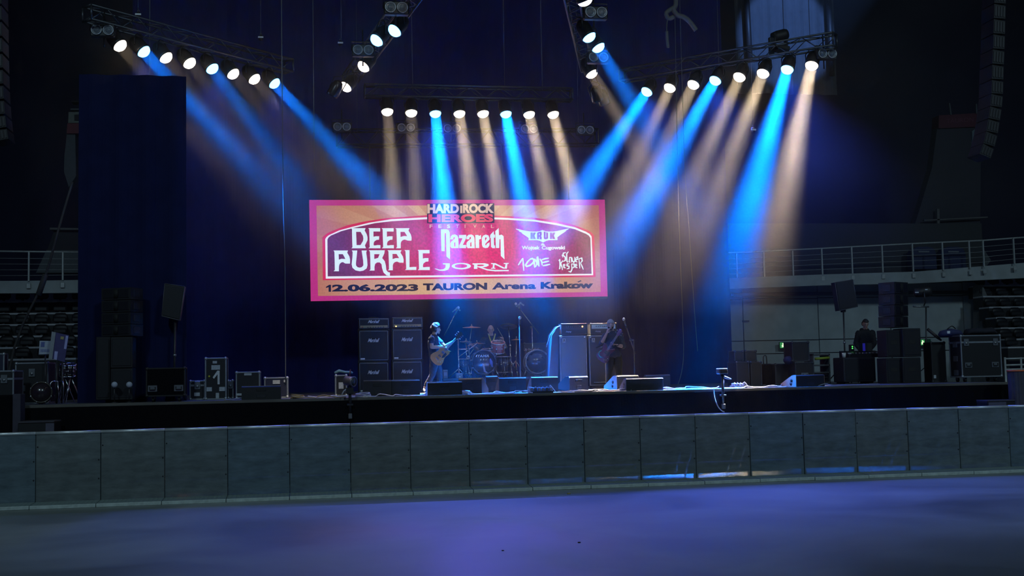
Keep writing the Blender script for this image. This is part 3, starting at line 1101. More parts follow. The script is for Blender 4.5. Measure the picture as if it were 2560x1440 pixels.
strokes([[(230, 1108), (280, 1030), (330, 950)], [(335, 945), (345, 1090), (355, 1235)],
         [(520, 950), (440, 1030), (395, 1105), (420, 1135), (500, 1110), (575, 1040), (585, 985), (545, 955), (470, 990)],
         [(600, 1165), (590, 1060), (600, 960)], [(605, 965), (650, 1050), (700, 1130)], [(700, 1140), (685, 1020), (670, 905)],
         [(715, 960), (760, 1030), (770, 1110)], [(755, 985), (840, 960), (920, 948)], [(770, 1050), (850, 1030), (925, 1015)], [(780, 1120), (860, 1105), (950, 1085)], [(620, 1150), (660, 1030), (650, 920)]], pale, 6, cvC, 19)
strokes([[(1360, 800), (1320, 850), (1322, 960), (1330, 1030), (1350, 1045)], [(1305, 820), (1245, 835), (1240, 880), (1290, 930), (1290, 1000), (1240, 1025)], [(1215, 870), (1235, 930)],
         [(1385, 930), (1375, 1030), (1400, 1045)], [(1375, 930), (1425, 935), (1430, 1045)], [(1440, 935), (1450, 1010), (1480, 1045), (1505, 1010), (1500, 920)], [(1530, 940), (1525, 1020), (1560, 1040)], [(1530, 935), (1570, 920), (1565, 975), (1530, 990)],
         [(1595, 960), (1610, 1100), (1615, 1180)], [(1590, 965), (1660, 945), (1670, 1010), (1630, 1060)], [(1635, 1060), (1670, 1140), (1695, 1205)],
         [(1140, 1010), (1165, 980), (1170, 1100), (1165, 1180), (1150, 1195)], [(1235, 1000), (1185, 1070), (1215, 1150), (1225, 1215)],
         [(1290, 1090), (1250, 1095), (1260, 1160), (1300, 1170)], [(1255, 1130), (1290, 1115)], [(1380, 1075), (1330, 1080), (1325, 1120), (1375, 1130), (1370, 1180), (1320, 1190)], [(1430, 1070), (1440, 1200), (1410, 1260), (1360, 1245)], [(1440, 1080), (1490, 1080), (1490, 1150), (1450, 1170)], [(1560, 1080), (1520, 1090), (1525, 1155), (1565, 1165)], [(1525, 1125), (1560, 1110)]], pale, 6, cvC, 14)
art('digit', navy, 6, [(815, 717), (823, 712), (827.5, 712), (827.5, 729.5), (821.5, 729.5), (821.5, 718), (815, 720)])
art_text('2.06.2023', navy, 6, 830, 711, 1045.5, 729, .05, slope=-.006)
art_text('TAURON', navy, 6, 1057.5, 708.5, 1218, 726.5, .055, slope=-.012)
art_text('Arena', navy, 6, 1230, 706.5, 1340, 724, .042, slope=-.012)
art_text('Krakow', navy, 6, 1351.5, 705, 1483, 722.5, .055, slope=-.012)
art('acute_accent', navy, 6, [(1443, 704.5), (1452, 700.5), (1454, 702.5), (1446, 706)])
# ------------------------------------------------------------------ trusses, lamps and rigging overhead
truss_m = mat('dark_truss_aluminium', (.09, .095, .11), .42, .8)


def truss(name, label, p, q, w=.29, truss_m=truss_m):
    p, q = V(p), V(q)
    t = thing(name, label, 'truss', p)
    d = q - p
    ln = d.length
    x = d.normalized()
    s = x.cross(V((0, 0, 1))).normalized()
    z = s.cross(x)
    for a in (-1, 1):
        for c in (-1, 1):
            o = s * (a * w / 2) + z * (c * w / 2)
            MB().cyl(o, o + d, .025, n=8).build('chord', truss_m, t)
    n = max(2, int(ln / .36))
    b = MB()
    for i in range(n):
        a0, a1 = d * (i / n), d * ((i + 1) / n)
        sg = 1 if i % 2 else -1
        for c in (-1, 1):
            b.cyl(a0 + s * (c * w / 2) + z * (sg * w / 2), a1 + s * (c * w / 2) - z * (sg * w / 2), .011, n=5)
            b.cyl(a0 + z * (c * w / 2) + s * (sg * w / 2), a1 + z * (c * w / 2) - s * (sg * w / 2), .011, n=5)
    b.build('lacing', truss_m, t)
    for e in (V((0, 0, 0)), d):
        bb = MB()
        for a in (-1, 1):
            bb.cyl(e + s * (a * w / 2) - z * w / 2, e + s * (a * w / 2) + z * w / 2, .025, n=8)
            bb.cyl(e + z * (a * w / 2) - s * w / 2, e + z * (a * w / 2) + s * w / 2, .025, n=8)
        bb.build('end_frame', truss_m, t)
    return t


WARM, BLUE = (1, .77, .50), (.001, .17, 1)
SPILL_W, SPILL_B = (1, .66, .42), (.025, .095, 1)
lens_w = glow('lit_warm_lens', (1, .80, .62), 9, sampled=False)
lens_b = glow('lit_blue_lens', (.105, .44, 1), 9, sampled=False)
can_m = mat('par_can_black', (.02, .02, .022), .4, .3)
PARS = {}


def par(label, p, target, hook, blue, energy, angle=15., spot=True, blend=.45, r=.145, spill=0., hang=None):
    """lens centre at p, aimed at target, hung from the truss at height hook"""
    p = V(p)
    aim = (V(target) - p).normalized()
    q = aim.to_track_quat('-Z', 'Y')
    t = bpy.data.objects.new('par_can', None)
    COL.objects.link(t)
    t.location = p
    t.rotation_euler = q.to_euler()
    tag(t, label, 'stage light', 'par cans on the overhead trusses')
    if blue not in PARS:
        a = MB().lathe([(.01, .02), (r * 1.0, .012), (r * 1.02, -.05), (r * 1.1, -.05), (r * 1.12, .0), (r * 1.08, .02), (r * 1.05, .2), (r * .8, .3), (r * .45, .36), (0.02, .37)], n=20).mesh('housing', can_m)
        c = MB().lathe([(r, -.02), (r * .98, -.055), (r * .85, -.095), (r * .6, -.125), (r * .3, -.14), (.004, -.145)], n=20).mesh('lens', lens_b if blue else lens_w)
        PARS[blue] = (a, c)
    for nm, me in zip(('housing', 'lens'), PARS[blue]):
        o = bpy.data.objects.new(nm, me)
        COL.objects.link(o)
        o.parent = t
    inv = q.inverted()
    up = inv @ V((0, 0, 1))
    side = (inv @ V((0, 0, 1))).cross(V((0, 0, -1)))
    side = side.normalized() if side.length > .05 else V((1, 0, 0))
    pv = V((0, 0, .12))
    hz = max(.25, hook - (p + q @ pv).z)
    b = MB()
    hk = min(.34, hz)
    b.tube([pv + side * r * 1.15, pv + side * r * 1.2 + up * hk * .6, pv + side * r * .5 + up * hk, pv - side * r * .5 + up * hk, pv - side * r * 1.2 + up * hk * .6, pv - side * r * 1.15], .014, n=6)
    b.build('yoke', can_m, t)
    MB().tube([pv + up * hk, (inv @ (V(hang) - p)) if hang is not None else pv + up * hz], .018, n=6).build('clamp', darkmetal, t)
    if spot:
        lamp('AREA', 'par_beam', p + aim * .15, p + aim * 5, energy * BEAM, BLUE if blue else WARM, shape='DISK', size=.26, spread=math.radians(angle))
        if spill:
            lamp('SPOT', 'par_spill', p + aim * .17, (p.x, 20.5, 0), spill, SPILL_B if blue else SPILL_W, spot_size=math.radians(62), spot_blend=1, shadow_soft_size=.13)
    return t


def nth(k, n, what):
    return '%s %s' % (ORD[k], what)


LIGHT = 2.3
BEAM = .0042
FORE = {}
SPILL = .5
# middle truss over the screen
LC = [(968, 275, 0), (1028, 278, 0), (1088, 280, 1), (1148, 280, 0), (1207, 280, 0), (1264, 281, 1), (1322, 282, 0), (1382, 282, 0)]
MIDY = 29.6
pts = [at(u, v, MIDY) for u, v, k in LC]
d = (pts[-1] - pts[0]).normalized()
up_ = V((0, 0, .47))
truss('lighting_truss', 'straight middle truss hanging above the LED screen', pts[0] - d * .55 + up_, pts[-1] + d * .5 + up_)
for k, (p, (u, v, bl)) in enumerate(zip(pts, LC)):
    e = (3400, 2400, 90000, 8000, 8600, 90000, 7800, 9500)[k]
    par('par can with lit %s lens, %s from left on the middle truss' % ('blue' if bl else 'warm white', ORD[k]), p, at(u + (.08, .06, .10, .14, .19, .19, .225, .255)[k] * 220, v + 220, p.y - .9), p.z + .32, bl, e * LIGHT, 13, spill=(3500 if bl else 80) * SPILL)
# right splayed truss
LR = [(1619, 226, 1), (1676, 216, 0), (1735, 208, 0), (1790, 198, 1), (1850, 189, 0), (1909, 180, 0), (1969, 170, 1), (2030, 160, 0)]
pts = [atz(u, v, 8.9) for u, v, k in LR]
d = (pts[-1] - pts[0]).normalized()
truss('lighting_truss', 'splayed right truss in front of the lit grey curtain', pts[0] - d * .7 + up_, pts[-1] + d * .55 + up_)
for k, (p, (u, v, bl)) in enumerate(zip(pts, LR)):
    e = (52000, 4000, 3800, 50000, 5500, 7500, 90000, 12500)[k]
    par('par can with lit %s lens, %s from inner end of right splayed truss' % ('blue' if bl else 'warm white', ORD[k]), p, at(u - (.65, .46, .47, .56, .44, .39, .27, .22)[k] * 300, v + 300, p.y - 1.2), p.z + .32, bl, e * LIGHT, 13.5, spill=(3900 if bl else 80) * SPILL)
# left splayed truss
LLf = [(297, 110, 0), (356, 125, 1), (412, 140, 0), (471, 154, 0), (528, 168, 1), (580, 181, 0), (633, 194, 0), (683, 205, 1)]
pts = [atz(u, v, 8.9) for u, v, k in LLf]
d = (pts[-1] - pts[0]).normalized()
truss('lighting_truss', 'splayed left truss with eight lit par cans', pts[0] - d * .75 + up_, pts[-1] + d * .5 + up_)
for k, (p, (u, v, bl)) in enumerate(zip(pts, LLf)):
    e = (600, 10000, 450, 400, 5000, 400, 600, 15000)[k]
    par('par can with lit %s lens, %s from outer end of left splayed truss' % ('blue' if bl else 'warm white', ORD[k]), p, at(u + (.85, .92, .8, .8, .74, .8, .85, .94)[k] * 240, v + 240, p.y - (.8 if k < 3 else 1.1)), p.z + .32, bl, e * LIGHT, 12., spill=(1150 if bl else 20) * SPILL)
# fore-and-aft trusses above the stage
for side, L_, sg in (('left', [(990, 73, 1), (945, 97, 1), (912, 163, 0), (868, 214, 0)], -1), ('right', [(1460, -4, 0), (1470, 88, 1), (1493, 114, 1), (1477, 180, 0)], 1)):
    pts = [atz(u, v, 8.9) for u, v, k in L_]
    p0, p1 = (pts[0], pts[-1])
    a = V(((p0.x + p1.x) / 2 + .0, 0, 0))
    t0, t1 = pts[0].lerp(pts[1], .5) + V((0, 0, .5)), pts[2].lerp(pts[3], .5) + V((0, 0, .5))
    ax = (t1 - t0).normalized()
    t0, t1 = t0 - ax * 3.4 + V((-sg * .28, 0, 0)), t1 + ax * 2.5 + V((-sg * .28, 0, 0))
    truss('lighting_truss', 'truss running toward the audience above the %s of the screen' % side, t0, t1)
    FORE[side] = (t0, t1)
    for k, (p, (u, v, bl)) in enumerate(zip(pts, L_)):
        e = (0, 0, 0, 0) if sg < 0 else (900, 0, 16000, 3600)
        par('par can with lit %s lens, %s from the front of the %s fore-and-aft truss' % ('blue' if bl else 'warm white', ORD[k], side), p, p + V((sg * (1.9 if sg < 0 else 1.15), -1.1 if sg < 0 else (.7 if k == 0 else -.75), -2.4)), 9.3, bl, e[k] * LIGHT, 15., spot=e[k] > 0, hang=t0 + ax * (p - t0).dot(ax) + V((0, 0, -.12)))
# spare cans seen from behind at the truss end
for u, v, lab in ((838, 224, 'dark par can catching a blue edge at the inner end of the left fore-and-aft truss'), (1491, 238, 'dark par can seen edge-on at the inner end of the right fore-and-aft truss'), (1508, 246, 'dark par can with a bright blue rim beside the inner end of the right truss')):
    p = atz(u, v, 8.75)
    t = thing('par_can', lab, 'stage light', p, rot=(.25, .5 if u < 900 else -.35, 0), group='par cans on the overhead trusses')
    MB().lathe([(.13, -.17), (.15, -.17), (.15, -.12), (.14, .1), (.1, .2), (.02, .24)], n=18).build('housing', mat('par_can_gloss', (.03, .03, .035), .25, .5), t)
    MB().lathe([(.12, -.16), (.01, -.15)], n=18).build('lens', mat('unlit_lens', (.05, .06, .08), .1), t)
    MB().tube([(.15, 0, 0), (.16, 0, .25), (0, 0, .36), (-.16, 0, .25), (-.15, 0, 0)], .013).build('yoke', can_m, t)
    t0, t1 = FORE['left' if u < 900 else 'right']
    ax = (t1 - t0).normalized()
    q = t0 + ax * min((p - t0).dot(ax), (t1 - t0).length - .02) + V((.145, 0, -.145))
    MB().tube([(0, 0, .36), t.rotation_euler.to_matrix().inverted() @ (q - p)], .016).build('clamp', can_m, t)
# wide lamp above the frame whose warm beam crosses by the left truss
p = atz(1042, -60, 9.2)
par('warm par can high at the front of the left fore-and-aft truss', p, p + V((-1.3, 2.0, -5)), 9.5, 0, 1500, 17)

# blinders: paired round lamps, unlit
ring_m = mat('blinder_rim', (.38, .40, .44), .35, .6)
glass_m = mat('blinder_glass', (.14, .16, .19), .15, coat=.5)
BL0 = []
for u, v, z, Y, lab in ((991, 19, 9.05, 0, 'on top of the front of the left fore-and-aft truss'), (908, 125, 9.0, 0, 'halfway along the left fore-and-aft truss'), (855, 317, 0, 30.65, 'left of the screen top below the middle truss'), (1015, 319, 0, 30.6, 'under the second can of the middle truss'), (1130, 321, 0, 30.6, 'under the third and fourth cans of the middle truss'), (1323, 322, 0, 30.6, 'under the seventh can of the middle truss'), (1464, 325, 0, 30.6, 'right of the screen top below the middle truss'), (1490, 31, 9.05, 0, 'near the front of the right fore-and-aft truss'), (1496, 143, 9.0, 0, 'halfway along the right fore-and-aft truss'), (256, 75, 9.1, 0, 'at the outer end of the left splayed truss'), (2068, 134, 9.1, 0, 'at the outer end of the right splayed truss')):
    p = at(u, v, Y) if Y else atz(u, v, z)
    if not BL0:
        t = thing('blinder_lamp', '', 'stage light', p, group='two-lamp blinders')
        MB().box((-.24, 0, -.13), (.24, .16, .13), r=.02).build('housing', black, t)
        for xx in (-.115, .115):
            MB().lathe([(.078, 0), (.105, 0), (.108, -.03), (.096, -.035), (.09, -.02), (.078, -.01)], n=20, base=(xx, 0, 0), axis=(0, 1, 0)).build('rim', ring_m, t)
            MB().lathe([(.08, .0), (.05, .03), (.005, .04)], n=16, base=(xx, -.012, 0), axis=(0, -1, 0)).build('lamp_glass', glass_m, t)
        MB().tube([(-.25, .08, 0), (-.25, .08, .2), (.25, .08, .2), (.25, .08, 0)], .012).build('yoke', can_m, t)
        MB().tube([(0, .2, -.3), (0, .2, .5)], .016).build('clamp', can_m, t)
        BL0.append(t)
    else:
        t = dup(BL0[0], p)
    t['label'] = 'unlit two-lamp blinder ' + lab
# header truss that carries the screen
p, q = at(842, 346, 31.0), at(1492, 344, 31.0)
truss('lighting_truss', 'dim header truss between the middle truss and the screen top', p, q, .4, black)
for k, f_ in enumerate((.12, .36, .62, .88)):
    a = p.lerp(q, f_)
    o = MB().tube([(a.x, 30.8, a.z - .2), (a.x, 30.93, led0.z + a_.z + .06), (a.x, 30.95, led0.z + a_.z - .05)], .02).build('screen_hanger', darkmetal)
    tag(o, 'thin dark hanger strap above the screen, %s from the left' % ORD[k], 'strap', 'screen hangers')

# moving head standing on the right truss
p = atz(1951, 128, 9.45)
t = thing('moving_light', 'dark moving head light standing on the right truss against the lit curtain', 'stage light', p, rz=.3)
MB().box((-.17, -.17, 0), (.17, .17, .1), r=.02).build('base', black, t)
b = MB()
b.box((-.2, -.06, .1), (-.15, .06, .42), r=.015)
b.box((.15, -.06, .1), (.2, .06, .42), r=.015)
b.box((-.2, -.06, .1), (.2, .06, .15), r=.015)
b.build('yoke', black, t)
MB().lathe([(.06, -.2), (.12, -.19), (.14, -.05), (.135, .12), (.11, .19), (.04, .2)], n=16, base=(0, 0, .37), axis=(.8, -.3, .25)).build('head', black, t)
MB().box((-.33, -.05, -.1), (-.2, .05, .3), r=.02).build('cable_loom', black, t)
# a bundle of grey cable and cloth hanging from the top
p = at(1690, 0, 25.5)
m = mat('grey_cable_jacket', (.13, .125, .12), .8)
t = thing('cable_loom', 'grey cable bundle drooping from the roof right of the screen', 'cable', p)
g = lambda u, v: at(u, v, 25.5) - p
MB().tube([g(1688, -20), g(1690, 10), g(1684, 24), g(1694, 38), g(1708, 42), g(1722, 52), g(1733, 66), g(1740, 76)], .055, n=8, sub=4).build('loop', m, t)
MB().tube([g(1686, 18), g(1666, 32), g(1672, 46), g(1684, 42)], .05, n=8, sub=4).build('loop', m, t)
MB().tube([g(1667, 78), g(1668, 98), g(1670, 119)], .035, n=8, sub=3).build('tail', m, t)
MB().tube([g(1672, 40), g(1667, 60), g(1667, 80)], .012, n=6, sub=3).build('tail', m, t)

# rigging cables and chains
wire = mat('rigging_steel', (.12, .125, .14), .5, .4)
for k, (pl, Y, r, lab) in enumerate((
        ([(376, -20), (374, 200), (373, 402)], 26.5, .008, 'thin pick-up cord hanging left with a small block on its end'),
        ([(704, -20), (706, 300), (712, 640), (714, 960)], 24.4, .011, 'long pale steel cable left of the screen reaching the stage'),
        ([(782, -20), (784, 220), (786, 430)], 26.5, .008, 'thin steel cable hanging to the left screen corner'),
        ([(853, -20), (853, 95)], 27.5, .007, 'thin wire above the small hoist by the left truss'),
        ([(1026, -20), (1032, 225)], 29.6, .01, 'thin wire holding the left end of the middle truss'),
        ([(1259, -20), (1262, 225)], 29.6, .008, 'thin wire holding the centre of the middle truss'),
        ([(1352, -20), (1356, 225)], 29.6, .012, 'thin wire holding the right end of the middle truss'),
        ([(1687, 20), (1692, 300), (1698, 560), (1706, 780), (1709, 880), (1704, 930), (1694, 965)], 25.5, .006, 'long slack line falling right of the screen to the floor'),
        ([(1703, -20), (1708, 300), (1722, 560), (1735, 760), (1744, 878)], 25.5, .006, 'long thin line ending in the air right of the screen'),
        ([(1797, -20), (1798, 185)], 28.5, .008, 'thin wire holding the right splayed truss'),
        ([(1958, -20), (1960, 100)], 27.6, .008, 'thin wire above the moving head'),
        ([(2024, -20), (2025, 105)], 27.3, .007, 'thin wire right of the moving head'),
        ([(651, -20), (652, 92)], 27.5, .007, 'thin wire above the small white hoist over the left truss'),
        ([(1881, -20), (1882, 322)], 26.0, .004, 'hair-thin wire carrying a small tag among the right beams'),
        ([(893, -20), (893, 330)], 30.8, .006, 'thin wire holding the left end of the dim header truss'),
        ([(1446, -20), (1446, 328)], 30.8, .006, 'thin wire holding the right end of the dim header truss'),
        ([(346, -20), (345, 36)], 25.5, .007, 'thin wire at the outer part of the left truss'))):
    pp = [at(u, v, Y) for u, v in pl]
    if pl[0][1] < 0:
        pp[0].z = 19.0
    o0 = pp[0]
    c = MB().tube([q - o0 for q in pp], r, n=6, sub=6 if len(pp) > 2 else 0).build('rigging_cable', wire)
    c.location = o0
    tag(c, lab, 'cable', 'rigging lines')
for u, v, Y, lab in ((372, 407, 26.5, 'small dark block at the end of the left hanging cord'), (851, 108, 27.5, 'small white-marked hoist by the left fore-and-aft truss'), (652, 94, 27.5, 'tiny pale hoist above the left splayed truss'), (346, 37, 25.5, 'tiny pale hoist over the outer left cans'), (1882, 325, 26.0, 'small pale tag floating among the right beams')):
    p = at(u, v, Y)
    t = thing('chain_hoist', lab, 'hoist', p)
    MB().lathe([(.02, -.07), (.045, -.06), (.05, .02), (.03, .06)], n=12, axis=(0, 0, 1)).build('body', black, t)
    MB().box((-.06, -.055, -.02), (.06, -.045, .015)).build('marking', whitepaint, t)
    MB().torus((0, 0, .08), (0, 1, 0), .02, .006, n=12, k=6).build('hook', wire, t)

# line arrays flown at either side
arr_m = mat('array_cabinet', (.009, .009, .013), .65)


def line_array(label, seq, Y, w):
    p0 = at(*seq[0], Y)
    t = thing('line_array', label, 'loudspeaker', p0)
    for i in range(len(seq) - 1):
        a, c = at(*seq[i], Y) - p0, at(*seq[i + 1], Y) - p0
        d_ = (c - a)
        mid = (a + c) / 2
        ang = math.atan2(d_.x, -d_.z)
        b = MB()
        b.M = Matrix.Translation(mid) @ Matrix.Rotation(-ang, 4, 'Y')
        h = d_.length / 2 - .012
        b.prism([(-w / 2, -h), (w / 2, -h * .9), (w / 2, h * .9), (-w / 2, h)], 0, .5)
        cab = b.build('cabinet', arr_m, t)
        b = MB()
        b.M = Matrix.Translation(mid) @ Matrix.Rotation(-ang, 4, 'Y')
        for k in range(4):
            xx = -w * .36 + k * w * .24
            b.box((xx - w * .07, -.012, -h * .7), (xx + w * .07, 0, h * .7))
        b.build('grille', mat('array_grille', (.012, .012, .017), .5, .2), cab)
    MB().tube([(0, .2, .0), (0, .2, 3)], .02).build('chain', wire, t)
    return t


line_array('tall line array of loudspeakers hanging at the upper right, curving at its foot', [(2501, -28), (2500, 10), (2499, 48), (2498, 86), (2497, 124), (2495, 162), (2494, 200), (2493, 236), (2490, 268), (2485, 300), (2480, 332), (2472, 364), (2462, 392)], 23.5, .27)
line_array('line array of loudspeakers cut off by the left picture edge', [(-14, -28), (-14, 12), (-13, 52), (-13, 92), (-12, 132), (-11, 172), (-10, 212), (-8, 250), (-5, 288), (-1, 322), (4, 352)], 22.5, .24)

# ------------------------------------------------------------------ builders for stage gear
grille_b = mat('black_grille_cloth', (.018, .020, .026), .9, scale=220, bump=.4, var=.5)
edgewhite = mat('grey_piping', (.20, .21, .24), .6)
gold_plate = mat('brushed_gold_plate', (.36, .29, .17), .4, .6)
logo_white = mat('white_logo_plastic', (.62, .65, .70), .4)
knob_m = mat('black_knob', (.02, .02, .02), .35)
case_ply = mat('black_laminated_ply', (.014, .014, .017), .45, scale=60)
case_blue = mat('navy_laminated_ply', (.018, .02, .05), .45, scale=60)
case_alu = mat('case_edge_aluminium', (.38, .41, .45), .4, .7)
label_m = mat('paper_label', (.42, .45, .50), .8, var=.4, scale=40)
lidgrey = mat('butterfly_latch_steel', (.30, .32, .34), .35, .8)


def wedge(label, u0, u1, vtop, Y, rz=0., side_mat=None, d=.5, base=STAGE_Z):
    uc = (u0 + u1) / 2
    w = (u1 - u0) * mpp(uc, Y) / max(.5, math.cos(rz))
    if rz:
        w *= .92
    h = zv(uc, vtop, Y) - base
    t = thing('floor_monitor', label, 'loudspeaker', (sx(uc, Y, base), Y, base), rz, 'floor monitor wedges')
    tp = d * .26
    pr = [(-d / 2, 0), (-d / 2, h * .93), (-d / 2 + .02, h), (-d / 2 + tp, h), (d / 2, h * .28), (d / 2, 0)]
    b = MB().prism(pr, -w / 2, w / 2, 'yz')
    b.build('cabinet', mat('wedge_paint', (.014, .014, .016), .5, scale=120, bump=.2), t)
    # top strip painted pale for light from above, then rear details
    MB().box((-w / 2 + .004, -d / 2 + .02, h - .002), (w / 2 - .004, -d / 2 + tp - .01, h + .004)).build('top_cap', mat('lit_wedge_top', (.42, .42, .44), .45), t, label='pale top edge with light from above in its colour')
    MB().box((-.09, -d / 2 - .006, h * .62), (.09, -d / 2 + .004, h * .8), r=.01).build('handle', rubber, t)
    MB().box((-w * .12, -d / 2 - .004, h * .15), (w * .12, -d / 2 + .004, h * .4), r=.004).build('connector_plate', darkmetal, t)
    n = V((0, h * .72, d - tp)).normalized()
    a0, a1 = V((0, -d / 2 + tp, h)), V((0, d / 2, h * .28))
    g = MB()
    o = n * .012
    p_, q_ = a0.lerp(a1, .06) + o, a0.lerp(a1, .95) + o
    g.add([(-w * .46, p_.y, p_.z), (w * .46, p_.y, p_.z), (w * .46, q_.y, q_.z), (-w * .46, q_.y, q_.z), (-w * .46, p_.y - n.y * .014, p_.z - n.z * .014), (w * .46, p_.y - n.y * .014, p_.z - n.z * .014), (w * .46, q_.y - n.y * .014, q_.z - n.z * .014), (-w * .46, q_.y - n.y * .014, q_.z - n.z * .014)], [(0, 1, 2, 3), (4, 7, 6, 5), (0, 4, 5, 1), (1, 5, 6, 2), (2, 6, 7, 3), (3, 7, 4, 0)])
    g.build('grille', mat('wedge_grille', (.03, .03, .034), .45, .5), t)
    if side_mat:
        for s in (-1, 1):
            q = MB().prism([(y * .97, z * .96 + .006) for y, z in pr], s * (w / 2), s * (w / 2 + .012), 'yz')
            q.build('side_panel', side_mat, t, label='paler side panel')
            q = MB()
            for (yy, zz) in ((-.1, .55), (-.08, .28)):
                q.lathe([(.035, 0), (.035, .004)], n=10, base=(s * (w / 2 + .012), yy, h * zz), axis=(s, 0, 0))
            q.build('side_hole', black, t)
    return t


def fcase(label, u0, u1, vtop, Y, d=.6, vbot=None, base=STAGE_Z, rz=0., ply=None, latch=0, handle=0, lid=0., wheels=False, labels=(), cat='case', name='flight_case', side_bits=False, trim=None):
    uc = (u0 + u1) / 2
    w = (u1 - u0) * mpp(uc, Y)
    z0 = base if vbot is None else zv(uc, vbot, Y)
    h = zv(uc, vtop, Y) - z0
    t = thing(name, label, cat, (sx(uc, Y, z0), Y, z0), rz)
    y0 = 0
    wz = .1 if wheels else .0
    ply = ply or case_ply
    MB().box((-w / 2 + .008, y0 + .008, wz + .008), (w / 2 - .008, d - .008, h - .008)).build('body', ply, t)
    e = .028
    b = MB()
    for x in (-w / 2, w / 2 - e):
        for y in (y0, d - e):
            b.box((x, y, wz), (x + e, y + e, h), r=.004)
    for z in (wz, h - e):
        for y in (y0, d - e):
            b.box((-w / 2, y, z), (w / 2, y + e, z + e), r=.004)
        for x in (-w / 2, w / 2 - e):
            b.box((x, y0, z), (x + e, d, z + e), r=.004)
    if lid:
        zl = h - lid
        b.box((-w / 2, y0 - .002, zl - .02), (w / 2, y0 + e, zl + .02), r=.004)
        b.box((-w / 2 - .002, y0, zl - .02), (-w / 2 + e, d, zl + .02), r=.004)
        b.box((w / 2 - e, y0, zl - .02), (w / 2 + .002, d, zl + .02), r=.004)
    b.build('edge_trim', trim or case_alu, t)
    for x in (-w / 2 + .02, w / 2 - .02):
        for z in (wz + .02, h - .02):
            MB().ell((x, y0 + .02, z), .036, n=10).build('corner_ball', trim or case_alu, t)
    zl = h - (lid or h * .25)
    for k in range(latch):
        x = -w / 2 + w * (k + .5) / latch if latch > 1 else 0
        if latch == 2:
            x = (-1, 1)[k] * w * .36
        q = MB().box((x - .06, y0 - .012, zl - .08), (x + .06, y0 + .004, zl + .08), r=.006)
        q.lathe([(.03, 0), (.03, .01), (.012, .016)], n=10, base=(x, y0 - .012, zl - .02), axis=(0, -1, 0))
        q.build('latch', lidgrey, t)
    for k in range(handle):
        x = 0 if handle == 1 else (-1, 1)[k] * w * .33
        q = MB().box((x - .085, y0 - .008, h * .3), (x + .085, y0 + .006, h * .3 + .12), r=.008)
        hd = q.build('handle_dish', lidgrey, t)
        MB().tube([(x - .05, y0 - .02, h * .3 + .09), (x - .05, y0 - .03, h * .3 + .04), (x + .05, y0 - .03, h * .3 + .04), (x + .05, y0 - .02, h * .3 + .09)], .009).build('grip', rubber, hd)
    if side_bits:
        for zz in (.2, .5, .8):
            MB().box((-w / 2 - .01, d * .3, h * zz - .06), (-w / 2 + .006, d * .65, h * zz + .06), r=.006).build('side_latch', lidgrey, t)
    for (fx, fz, fw, fh) in labels:
        MB().box((-w / 2 + w * fx, y0 - .004, h * fz), (-w / 2 + w * (fx + fw), y0 + .009, h * (fz + fh))).build('paper_label', label_m, t)
    if wheels:
        for x in (-w / 2 + .12, w / 2 - .12):
            for y in (.1, d - .1):
                c = MB().cyl((x - .02, y, .05), (x + .02, y, .05), .05, n=14).build('wheel', rubber, t)
                MB().box((x - .035, y - .03, .05), (x + .035, y + .03, wz + .006), r=.006).build('wheel_fork', lidgrey, c)
    return t


def amp_logo(parent, x0, x1, z0, z1, y, body='Marshall'):
    return face_text(body, 'logo', logo_white, parent, x0, x1, z0, z1, y, .012, .55, .86)


def amp_head(label, u0, u1, Y, z, h, light=False):
    uc = (u0 + u1) / 2
    w = (u1 - u0) * mpp(uc, Y)
    t = thing('amplifier_head', label, 'amplifier', (sx(uc, Y, z), Y, z), 0, 'guitar amplifier heads')
    MB().box((-w / 2, 0, .015), (w / 2, .27, h), r=.012).build('cabinet', tolex, t)
    MB().box((-w / 2 + .04, -.006, h * .44), (w / 2 - .04, .004, h - .03)).build('front_cloth', grille_b, t)
    fp = MB().box((-w / 2 + .035, -.008, .045), (w / 2 - .035, .004, h * .37), r=.003).build('control_panel', gold_plate, t)
    for k in range(7):
        x = -w * .2 + k * w * .085
        MB().lathe([(.013, 0), (.011, .018), (.003, .02)], n=10, base=(x, -.008, h * .2), axis=(0, -1, 0)).build('knob', knob_m, fp)
    MB().lathe([(.016, 0), (.012, .008), (.002, .01)], n=12, base=(-w * .38, -.008, h * .2), axis=(0, -1, 0)).build('pilot_light', glow('amp_pilot_lit', (1, .62, .18), 3) if light else mat('amp_pilot', (.4, .05, .03), .3), fp)
    b = MB()
    for (a, c) in (((-w / 2 + .02, h - .022), (w / 2 - .02, h - .022)), ((-w / 2 + .02, .035), (w / 2 - .02, .035))):
        b.tube([(a[0], -.006, a[1]), (c[0], -.006, c[1])], .005)
    for x in (-w / 2 + .02, w / 2 - .02):
        b.tube([(x, -.006, .035), (x, -.006, h - .022)], .005)
    b.build('piping', edgewhite, t)
    MB().box((-w / 2 + .005, .01, h - .003), (w / 2 - .005, .26, h + .004)).build('top_panel', mat('lit_tolex_top', (.42, .40, .42), .45), t)  # top painted pale as the bright line of light from above
    MB().tube([(-.12, .13, h), (-.08, .13, h + .025), (.08, .13, h + .025), (.12, .13, h)], .012, sub=3).build('handle', rubber, t)
    for x in (-w / 2 + .08, w / 2 - .08):
        MB().cyl((x, .06, 0), (x, .06, .016), .018, n=8).build('foot', rubber, t)
    amp_logo(t, -w * .2, w * .19, h * .58, h * .86, -.009)
    return t


